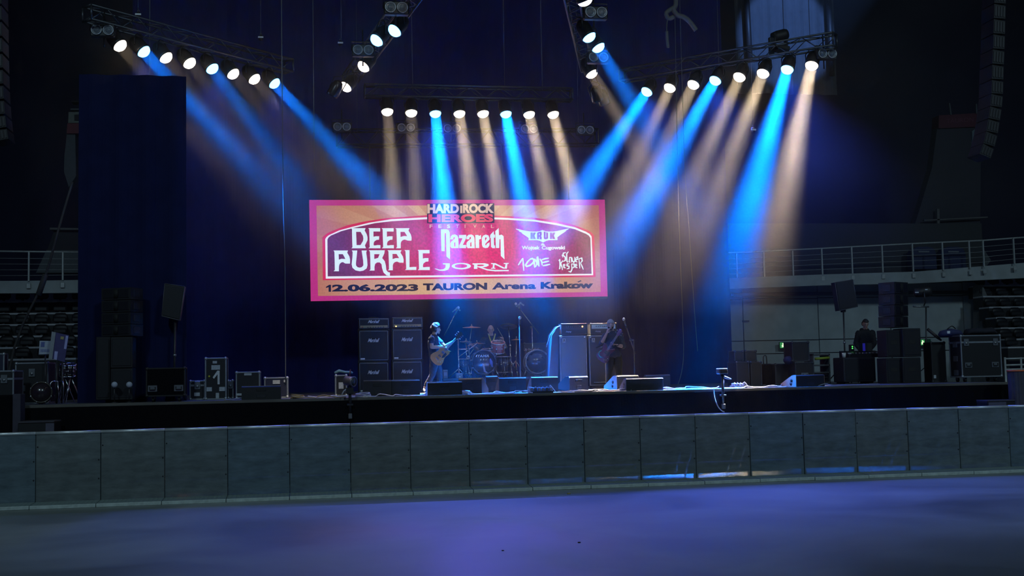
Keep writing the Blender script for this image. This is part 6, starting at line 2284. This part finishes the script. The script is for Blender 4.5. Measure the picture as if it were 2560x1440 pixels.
# ------------------------------------------------------------------ stage edge lamps, pedal boards, cables
def edge_lamp(label, u, vtop, blocky):
    Y = LIP_Y - .12
    zt = zv(u, vtop, Y)
    x = sx(u, Y, STAGE_Z)
    t = thing('edge_lamp', label, 'stage light', (x, Y, STAGE_Z - .05))
    H_ = zt - STAGE_Z + .05
    MB().tube([(0, 0, -.28), (0, 0, H_ - .12)], .028, n=8).build('pole', black, t)
    MB().box((-.06, -.03, -.1), (.06, .13, -.06), r=.008).build('clamp', darkmetal, t)
    MB().box((-.035, -.04, -.34), (.035, .04, -.24), r=.01).build('foot_clamp', mat('clamp_grey', (.2, .2, .2), .5, .5), t)
    if blocky:
        MB().box((-.09, -.09, H_ - .13), (.09, .12, H_ - .03), r=.02).build('head', black, t)
        MB().box((-.085, -.08, H_ - .032), (.085, .11, H_ - .015), r=.006).build('top_plate', mat('lit_plate_top', (.3, .3, .32), .4), t)  # pale plate added as the light falling on the head's top
        MB().loft([(.03, .05, H_ - .17), (.1, .06, H_ - .2), (.2, .06, H_ - .23)], [.02, .026, .012], n=8).build('arm', mat('pale_arm', (.5, .5, .52), .4, .3), t)
        MB().tube([(-.02, 0, H_ - .14), (.02, .0, H_ - .3), (0, 0, .1)], .02, sub=3).build('cable', rubber, t)
    else:
        MB().lathe([(.06, -.11), (.085, -.1), (.09, .05), (.1, .1), (.085, .1), (.02, .08)], n=18, base=(.0, 0, H_ - .12), axis=(.75, -.6, -.1)).build('head', mat('lamp_grey_head', (.16, .15, .17), .35, .4), t)
        MB().lathe([(.085, .0), (.01, .01)], n=18, base=V((0, 0, H_ - .12)) + V((.75, -.6, -.1)).normalized() * .098, axis=(.75, -.6, -.1)).build('lens', mat('unlit_lens'), t)
        MB().box((-.07, -.06, H_ - .36), (.07, .06, H_ - .24), r=.01).build('driver_box', black, t)
        MB().tube([(-.04, 0, H_ - .26), (-.11, 0, H_ - .3), (-.15, 0, H_ - .37)], .014, sub=3).build('lever', mat('pale_arm', (.5, .5, .52), .4, .3), t)
        MB().tube([(.0, .02, H_ - .03), (.015, .03, H_ + .1)], .012).build('antenna', mat('dull_red', (.12, .03, .04), .6), t)
    return t


edge_lamp('round-headed lamp clamped to the stage edge, left of centre', 875, 937, False)
edge_lamp('blocky edge device with a lit top plate clamped to the stage, right of centre', 1807, 919, True)
Y = LIP_Y - .14
pp = [at(u, v, Y) for u, v in ((1784, 972), (1785, 985), (1788, 1000), (1795, 1016), (1803, 1026), (1811, 1030))]
o = MB().tube([q - pp[0] for q in pp], .010, n=6, sub=4).build('hanging_cable', mat('pale_cable', (.55, .54, .58), .5))
o.location = pp[0]
tag(o, 'pale cable hanging over the stage front below the right edge device', 'cable')


def pedalboard(label, u0, u1, vtop, Y, n):
    uc = (u0 + u1) / 2
    w = (u1 - u0) * mpp(uc, Y)
    t = thing('pedal_board', label, 'pedal board', (sx(uc, Y), Y, STAGE_Z))
    h = min(.12, zv(uc, vtop, Y) - STAGE_Z)
    MB().prism([(0, 0), (0, h * .5), (.3, h * .8), (.3, 0)], -w / 2, w / 2, 'yz').build('board', black, t)
    rr = random.Random(int(u0))
    for k in range(n):
        x = -w / 2 + w * (k + .5) / n
        p = MB().box((x - w / n * .38, .04, h * .5), (x + w / n * .38, .22, h * .5 + .07), r=.008).build('pedal', mat('pedal_%d' % (k % 3), [(.25, .25, .3), (.12, .13, .16), (.30, .32, .38)][k % 3], .4, .4), t)
        MB().lathe([(.014, 0), (.014, .02)], n=8, base=(x, .09, h * .5 + .07)).build('switch', chrome, p)
    b = MB()
    b.tube([(-w / 2 + .04, .1, h * .6), (-w / 2 - .02, .05, h * 1.6), (-w * .3, .08, h * 1.3)], .009, sub=4)
    b.tube([(w / 2 - .06, .1, h * .6), (w * .38, .05, h * 2.0), (w / 2 + .05, .04, .012)], .009, sub=4)
    b.build('patch_cable', mat('pale_cable'), t)


pedalboard('low pedal board with pale jacks at the stage edge, centre', 1326, 1384, 973, 23.1, 6)
pedalboard('pedal board at the stage edge, right of the blocky edge device', 1836, 1868, 963, 23.1, 4)
cabm = [mat('pale_cable'), mat('grey_cable', (.28, .28, .30), .5), mat('black_cable', (.03, .03, .03), .5), mat('amber_cable', (.45, .30, .10), .5)]
rr = random.Random(11)
runs = [(730, 870, 23.05, 3, 'amber cable run in a loose heap left of the left edge lamp'), (770, 900, 23.3, 0, 'pale cable lying along the stage edge by the left edge lamp'),
        (900, 1070, 22.98, 0, 'pale cable running below the touching pair of monitors'), (1120, 1330, 22.95, 0, 'pale cable running from the large front monitor to the pedal board'),
        (1150, 1300, 23.2, 1, 'grey cable tangled before the monitor by the straight microphone'), (1230, 1330, 23.35, 0, 'pale cable rising toward the centre pedal board'),
        (1390, 1580, 22.96, 0, 'pale cable tangled in front of the angled right monitor'), (1400, 1560, 23.25, 1, 'grey cable behind the pale tangle before the bass rigs'),
        (1420, 1500, 23.1, 2, 'black cable looped in the tangle before the bass rigs'), (1650, 1800, 22.97, 0, 'pale cable from the right front monitor to the edge device'),
        (1660, 1790, 23.2, 1, 'grey cable alongside the pale one right of the right front monitor'), (1820, 1965, 22.97, 0, 'pale cable from the right pedal board toward the wood-sided monitor'),
        (1860, 1960, 23.2, 1, 'grey cable behind the right pedal board'), (2050, 2200, 22.97, 1, 'grey cable on the stage edge before the side desk'), (560, 700, 23.0, 1, 'grey cable under the left stage-edge monitor')]
for u0, u1, Y, ci, lab in runs:
    x0, x1 = sx(u0, Y), sx(u1, Y)
    n = max(6, int((x1 - x0) / .13))
    pts_ = []
    for k in range(n + 1):
        pts_.append(V((x0 + (x1 - x0) * k / n + rr.uniform(-.06, .06), Y + rr.uniform(-.06, .10), STAGE_Z + .011 + (rr.random() ** 3) * .05)))
    o0 = pts_[0].copy()
    o = MB().tube([q - o0 for q in pts_], .0105, n=6, sub=3).build('floor_cable', cabm[ci])
    o.location = o0
    tag(o, lab, 'cable', 'cables along the stage edge')
for u, Y, r, ci, lab in ((908, 22.98, .15, 0, 'white coil of cable by the left of the touching monitors'), (1163, 22.98, .11, 0, 'small bluish coil of cable right of the large front monitor'), (743, 23.1, .13, 3, 'amber coil of cable right of the navy case')):
    b = MB()
    for k in range(5):
        b.torus((rr.uniform(-.015, .015), rr.uniform(-.02, .02), .012 + k * .014), (rr.uniform(-.1, .1), rr.uniform(-.1, .1), 1), r - k * .004, .009, n=28, k=6)
    o = b.build('cable_coil', cabm[ci])
    o.location = (sx(u, Y + r), Y + r, STAGE_Z)
    tag(o, lab, 'cable')

# ------------------------------------------------------------------ right wing
dim_trim = mat('dark_edge_trim')
fcase('tall dark case with pale corner edge, left of a pair by the curtain edge', 1842, 1876, 904, 25.6, .6, trim=dim_trim)
fcase('tall dark case, right of a pair by the curtain edge', 1877, 1907, 904, 25.7, .6, trim=dim_trim)
fcase('dark box stacked on the left tall case by the curtain', 1836, 1861, 877, 25.9, .4, vbot=904, name='speaker_box', trim=dim_trim)
fcase('dark slanting box stacked on the right tall case by the curtain', 1863, 1893, 876, 25.9, .4, vbot=904, name='speaker_box', trim=dim_trim)
fcase('dark case under the black upright crate', 1988, 2038, 905, 26.0, .6, handle=1, trim=dim_trim)
fcase('black upright crate standing on a case left of the side desk', 1980, 2026, 854, 26.0, .5, vbot=904, name='upright_crate', trim=dim_trim)
fcase('low dark case between the tall pair and the crate', 1938, 1978, 909, 26.4, .6, trim=dim_trim)
t = thing('trolley', 'dark trolley carrying a pale grey box behind the low case', 'trolley', (sx(1922, 26.6), 26.6, STAGE_Z))
MB().box((-.09, 0, .02), (.09, .3, .5), r=.02).build('bag', blackcloth, t)
MB().tube([(-.05, .15, .45), (-.05, .15, .66), (.02, .15, .68), (.03, .15, .45)], .014, sub=3).build('handle', darkmetal, t)
MB().box((.10, 0, .1), (.18, .12, .32), r=.01).build('pale_box', mat('dim_pale_box', (.20, .25, .26), .7), t)
p = at(1972, 907, 26.2)
o = MB().ell((0, 0, .06), (.12, .15, .10), n=14).build('blue_sack', mat('navy_cloth', (.02, .025, .10), .9, bump=.4, scale=20))
o.location = p
tag(o, 'crumpled navy cloth sack beside the black upright crate', 'cloth')
t = thing('equipment_rack', 'open dark equipment rack with a yellow-green bar left of the side desk', 'rack', (sx(2056, 26.5), 26.5, STAGE_Z))
w = 46 * mpp(2056, 26.5)
h = zv(2056, 884, 26.5) - STAGE_Z
for x in (-w / 2, w / 2 - .03):
    MB().box((x, 0, .0), (x + .03, .5, h), r=.004).build('side_panel', mat('rack_grey', (.08, .085, .09), .6), t)
for f_ in (.05, .38, .62, .97):
    MB().box((-w / 2, 0, h * f_ - .02), (w / 2, .5, h * f_ + .015), r=.004).build('shelf', mat('rack_grey'), t)
MB().tube([(-w / 2 + .05, -.02, h * .83), (w / 2 - .03, -.02, h * .86)], .03, n=8).build('yellow_bar', mat('yellow_green_bar', (.30, .36, .03), .6), t)
for k in range(3):
    MB().box((-w / 2 + .06, .03, h * (.08 + k * .1)), (w / 2 - .06, .4, h * (.15 + k * .1)), r=.006).build('rack_unit', black, t)
# side desk: big monitor box with the desk on it
Y = 25.8
uc = 2151
t = thing('side_fill', 'large black speaker box with a blue-lit side, in front of the technician', 'loudspeaker', (sx(uc, Y), Y, STAGE_Z), .06)
w = 88 * mpp(uc, Y)
h = zv(uc, 893, Y) - STAGE_Z
MB().box((-w / 2, 0, .04), (w / 2, .5, h), r=.015).build('cabinet', mat('blue_black_paint', (.022, .022, .028), .5), t)
MB().box((-w / 2 + .04, -.012, .08), (w / 2 - .04, .003, h - .04), r=.006).build('grille', mat('array_grille'), t)
for x in (-w / 2 + .1, w / 2 - .1):
    MB().box((x - .05, .05, 0), (x + .05, .45, .045)).build('foot', rubber, t)
dz = STAGE_Z + h
t = thing('mixing_desk', 'small mixing desk with a blue-lit screen in front of the technician', 'mixer', (sx(2160, 26.3, dz), 26.15, dz))
MB().prism([(0, 0), (0, .08), (.5, .16), (.5, 0)], -.45, .45, 'yz').build('body', darkmetal, t)
for k in range(10):
    x = -.4 + k * .085
    MB().box((x - .012, .05, .088), (x + .012, .10, .112), r=.004).build('fader', mat('fader_grey', (.3, .3, .34), .5), t)
MB().box((-.05, .3, .14), (.3, .33, .34), r=.01).build('screen_back', black, t)
MB().box((.05, .29, .15), (.11, .302, .33)).build('blue_strip', glow('blue_display', (.03, .03, .5), .35), t)
for u, v, nm, lab, m, sc_ in ((2110, 884, 'paper_cup', 'white cup on the speaker box left of the pole', whitepaint, .05), (2125, 882, 'paper_cup', 'pale cup right of the pole on the speaker box', mat('pale_cup', (.4, .42, .46), .6), .05)):
    t = thing(nm, lab, 'cup', (sx(u, 26.2, dz), 26.2, dz))
    MB().lathe([(sc_ * .7, 0), (sc_, .11), (sc_ * .94, .11), (sc_ * .66, .01)], n=14).build('wall', m, t)
    MB().torus((0, 0, .11), (0, 0, 1), sc_, .004, n=16, k=6).build('rim', m, t)
t = thing('charger_box', 'small radio charger with two green lamps by the technician', 'charger', at(2131, 872, 26.6))
zz = at(2131, 872, 26.6).z - dz
MB().box((-.05, 0, -zz), (.05, .1, .1), r=.01).build('body', black, t)
for z in (.03, .075):
    MB().ell((0, -.004, z - .02), (.018, .008, .014), n=10).build('lamp', glow('green_led', (.1, 1, .15), 1.6), t)
# right ground stack, corner toward the camera
for i, (va, vb) in enumerate(((703, 733), (733, 761), (761, 789), (789, 818))):
    Y = 25.0
    z1, z0 = zv(2235, va, Y), zv(2235, vb, Y)
    h = z1 - z0 - .012
    w, d = .52, .42
    t = thing('array_speaker', 'line array cabinet on the right ground stack, %s from the top' % ORD[i], 'loudspeaker', (sx(2237, Y, z0) + w / 2 * math.cos(.5), Y + w / 2 * math.sin(.5), z0), .5, 'stacked speaker cabinets')
    MB().prism([(-w / 2, 0), (w / 2, 0), (w / 2, h), (-w / 2, h)], 0, d).build('cabinet', arr_m, t)
    for x0, x1 in ((-w / 2 + .03, -.05), (.05, w / 2 - .03)):
        MB().box((x0, -.01, .03), (x1, .002, h - .03), r=.008).build('grille', mat('array_grille'), t)
    MB().loft([(0, -.012, .03), (0, -.012, h - .03)], [(.045, .006)] * 2, side=(1, 0, 0), n=8).build('horn', rubber, t)
    MB().box((-w / 2 - .012, .1, h * .2), (-w / 2, .3, h * .8), r=.004).build('fly_plate', mat('fly_steel'), t)
for i, (u0, u1, va, vb, dy) in enumerate(((2216, 2256, 824, 893, .1), (2216, 2256, 894, 962, .1), (2257, 2306, 820, 892, 0), (2257, 2306, 893, 962, 0))):
    Y = 24.9 + dy
    uc = (u0 + u1) / 2
    z1 = zv(uc, va, Y)
    z0 = max(STAGE_Z, zv(uc, vb, Y))
    if i in (1, 3):
        z0 = STAGE_Z
    w = (u1 - u0) * mpp(uc, Y)
    h = z1 - z0
    t = thing('subwoofer', '%s bass cabinet of the right ground stack' % ('upper left', 'lower left', 'upper right', 'lower right')[i], 'loudspeaker', (sx(uc, Y, z0), Y, z0), 0, 'stacked speaker cabinets')
    MB().box((-w / 2, 0, 0), (w / 2, .45, h - .006), r=.012).build('cabinet', arr_m, t)
    MB().box((-w / 2 + .03, -.01, .04), (w / 2 - .03, .002, h - .05), r=.006).build('grille', mat('array_grille'), t)
    MB().box((-.08, -.014, h * .45), (.08, -.006, h * .6), r=.004).build('handle', rubber, t)
# effect light on a stand behind the stack
o = V((sx(2316, 26.0), 26.0, STAGE_Z))
t = thing('stage_lamp_stand', 'dark stage light on a stand behind the right ground stack', 'stage light', o)
g = lambda u, v, dy=0: at(u, v, 26.0 + dy) - o
MB().tube([(0, 0, .02), g(2315, 768)], .018).build('pole', darkmetal, t)
MB().tube([g(2283, 766), g(2322, 767)], .02).build('crossbar', lidgrey, t)
c = g(2306, 730)
MB().lathe([(.05, -.2), (.1, -.17), (.12, -.02), (.13, .12), (.11, .2), (.03, .21)], n=18, base=c, axis=(.95, -.3, .12)).build('head', black, t)
MB().tube([c + V((-.03, -.13, 0)), c + V((-.01, -.13, -.25)), g(2310, 764)], .015).build('yoke', darkmetal, t)
for u, v in ((2292, 731), (2317, 724)):
    q = g(u, v, -.14)
    MB().box((q.x - .045, q.y - .006, q.z - .012), (q.x + .045, q.y + .006, q.z + .012)).build('head_strip', mat('pale_strip', (.55, .57, .62), .5), t)  # small pale strips on the side of the head
tripod(t, 0, .35, .4, m=darkmetal)
# cases at the right
fcase('black flight case with clutter, left of the large silver-edged one', 2330, 2369, 855, 24.9, .35, trim=darkmetal, ply=mat('matte_black_case', (.01, .01, .012), .7), labels=((.1, .1, .16, .08),))
t = fcase('large black flight case with silver edges and two handle dishes on wheels', 2402, 2512, 837, 24.3, .5, lid=.16, latch=2, handle=2, wheels=True, side_bits=True)
p = at(2376, 838, 24.7)
t = thing('duffel_bag', 'navy bag lying on the cases at the right', 'bag', p)
MB().loft([(-.26, 0, .0), (-.2, 0, .03), (0, 0, .06), (.2, 0, .04), (.28, 0, .01)], [(.06, .04), (.13, .075), (.15, .09), (.13, .07), (.05, .03)], side=(0, 1, 0), n=14).build('bag_body', mat('navy_bag', (.03, .035, .11), .8, scale=14, bump=.5), t)
MB().box((-.15, -.14, .03), (-.08, -.125, .09), r=.004).build('white_tag', whitepaint, t)
MB().tube([(-.1, -.05, .13), (0, -.08, .2), (.1, -.05, .14)], .012, sub=3).build('strap', rubber, t)
p = at(2457, 837, 24.6)
o = MB().loft([(-.36, 0, .0), (-.3, 0, .05), (-.1, 0, .06), (.05, 0, .05), (.25, 0, .07), (.37, 0, .01)], [(.1, .03), (.16, .07), (.18, .08), (.17, .07), (.18, .08), (.08, .03)], side=(0, 1, 0), n=14).build('heaped_cloth', mat('black_heap', (.018, .018, .03), .9, scale=12, bump=.6))
o.location = p + V((0, .1, .02))
tag(o, 'heaped black cloth on top of the large silver-edged case', 'cloth')
a = at(2319, 823, 24.9)
q = at(2353, 851, 24.9)
o = MB().loft([V((0, 0, 0)), (q - a) * .75, q - a], [.035, .035, .02], n=10).build('dark_tube', mat('brown_black_tube', (.04, .03, .03), .6))
o.location = a
tag(o, 'dark tube leaning over the cluttered case at the right', 'tube')
# barrel and railing at the right edge, in the pit
Y = 22.2
R_ = 22 * mpp(2548, Y)
zt = zv(2546, 925, Y)
t = thing('ribbed_bin', 'tall ribbed bin with an orange rim at the right picture edge', 'bin', (sx(2547, Y, 1), Y, 0))
prof = []
for k in range(24):
    prof.append((R_ - (.008 if k % 2 else 0), .01 + (zt - .03) * k / 23))
b = MB()
n = 36
vs_, fs = [], []
for z in (0, zt - .02):
    for k in range(n):
        th = 2 * PI * k / n
        r_ = R_ * (1 if k % 3 else .95)
        vs_.append((r_ * math.cos(th), r_ * math.sin(th), z))
for k in range(n):
    fs.append((k, (k + 1) % n, n + (k + 1) % n, n + k))
fs.append(tuple(range(n - 1, -1, -1)))
fs.append(tuple(range(n, 2 * n)))
b.add(vs_, fs).build('body', mat('violet_grey_bin', (.06, .055, .075), .7), t)
MB().torus((0, 0, zt - .015), (0, 0, 1), R_, .018, n=32).build('rim', mat('orange_rim', (.75, .16, .05), .5), t)
o = V((sx(2535, 30), 30, 0))
t = thing('steel_gate', 'violet-lit steel railing low at the right picture edge', 'railing', o)
for v in (897, 913, 924):
    MB().tube([at(2512, v, 30) - o, at(2580, v - 2, 30) - o], .025).build('rail', railsteel, t)
for u in (2512, 2552, 2575):
    MB().tube([V(((at(u, 895, 30) - o).x, 0, .0)), at(u, 893, 30) - o], .03).build('post', railsteel, t)
Y = 22.1
x0, x1 = sx(2472, Y, .6), sx(2600, Y, .6)
t = thing('stage_step', 'low dark step block at the right end of the pit', 'steps', ((x0 + x1) / 2, Y, 0))
w = x1 - x0
hz = zv(2500, 1000, Y)
MB().box((-w / 2, 0, 0), (w / 2, .4, hz - .03), r=.01).build('frame', black, t)
MB().box((-w / 2, -.01, hz - .03), (w / 2, .41, hz), r=.006).build('tread', mat('step_tread'), t)
MB().box((-w / 2 + .02, -.014, .1), (-w / 2 + .4, .002, hz - .04)).build('white_mark', mat('dim_violet_label'), t)
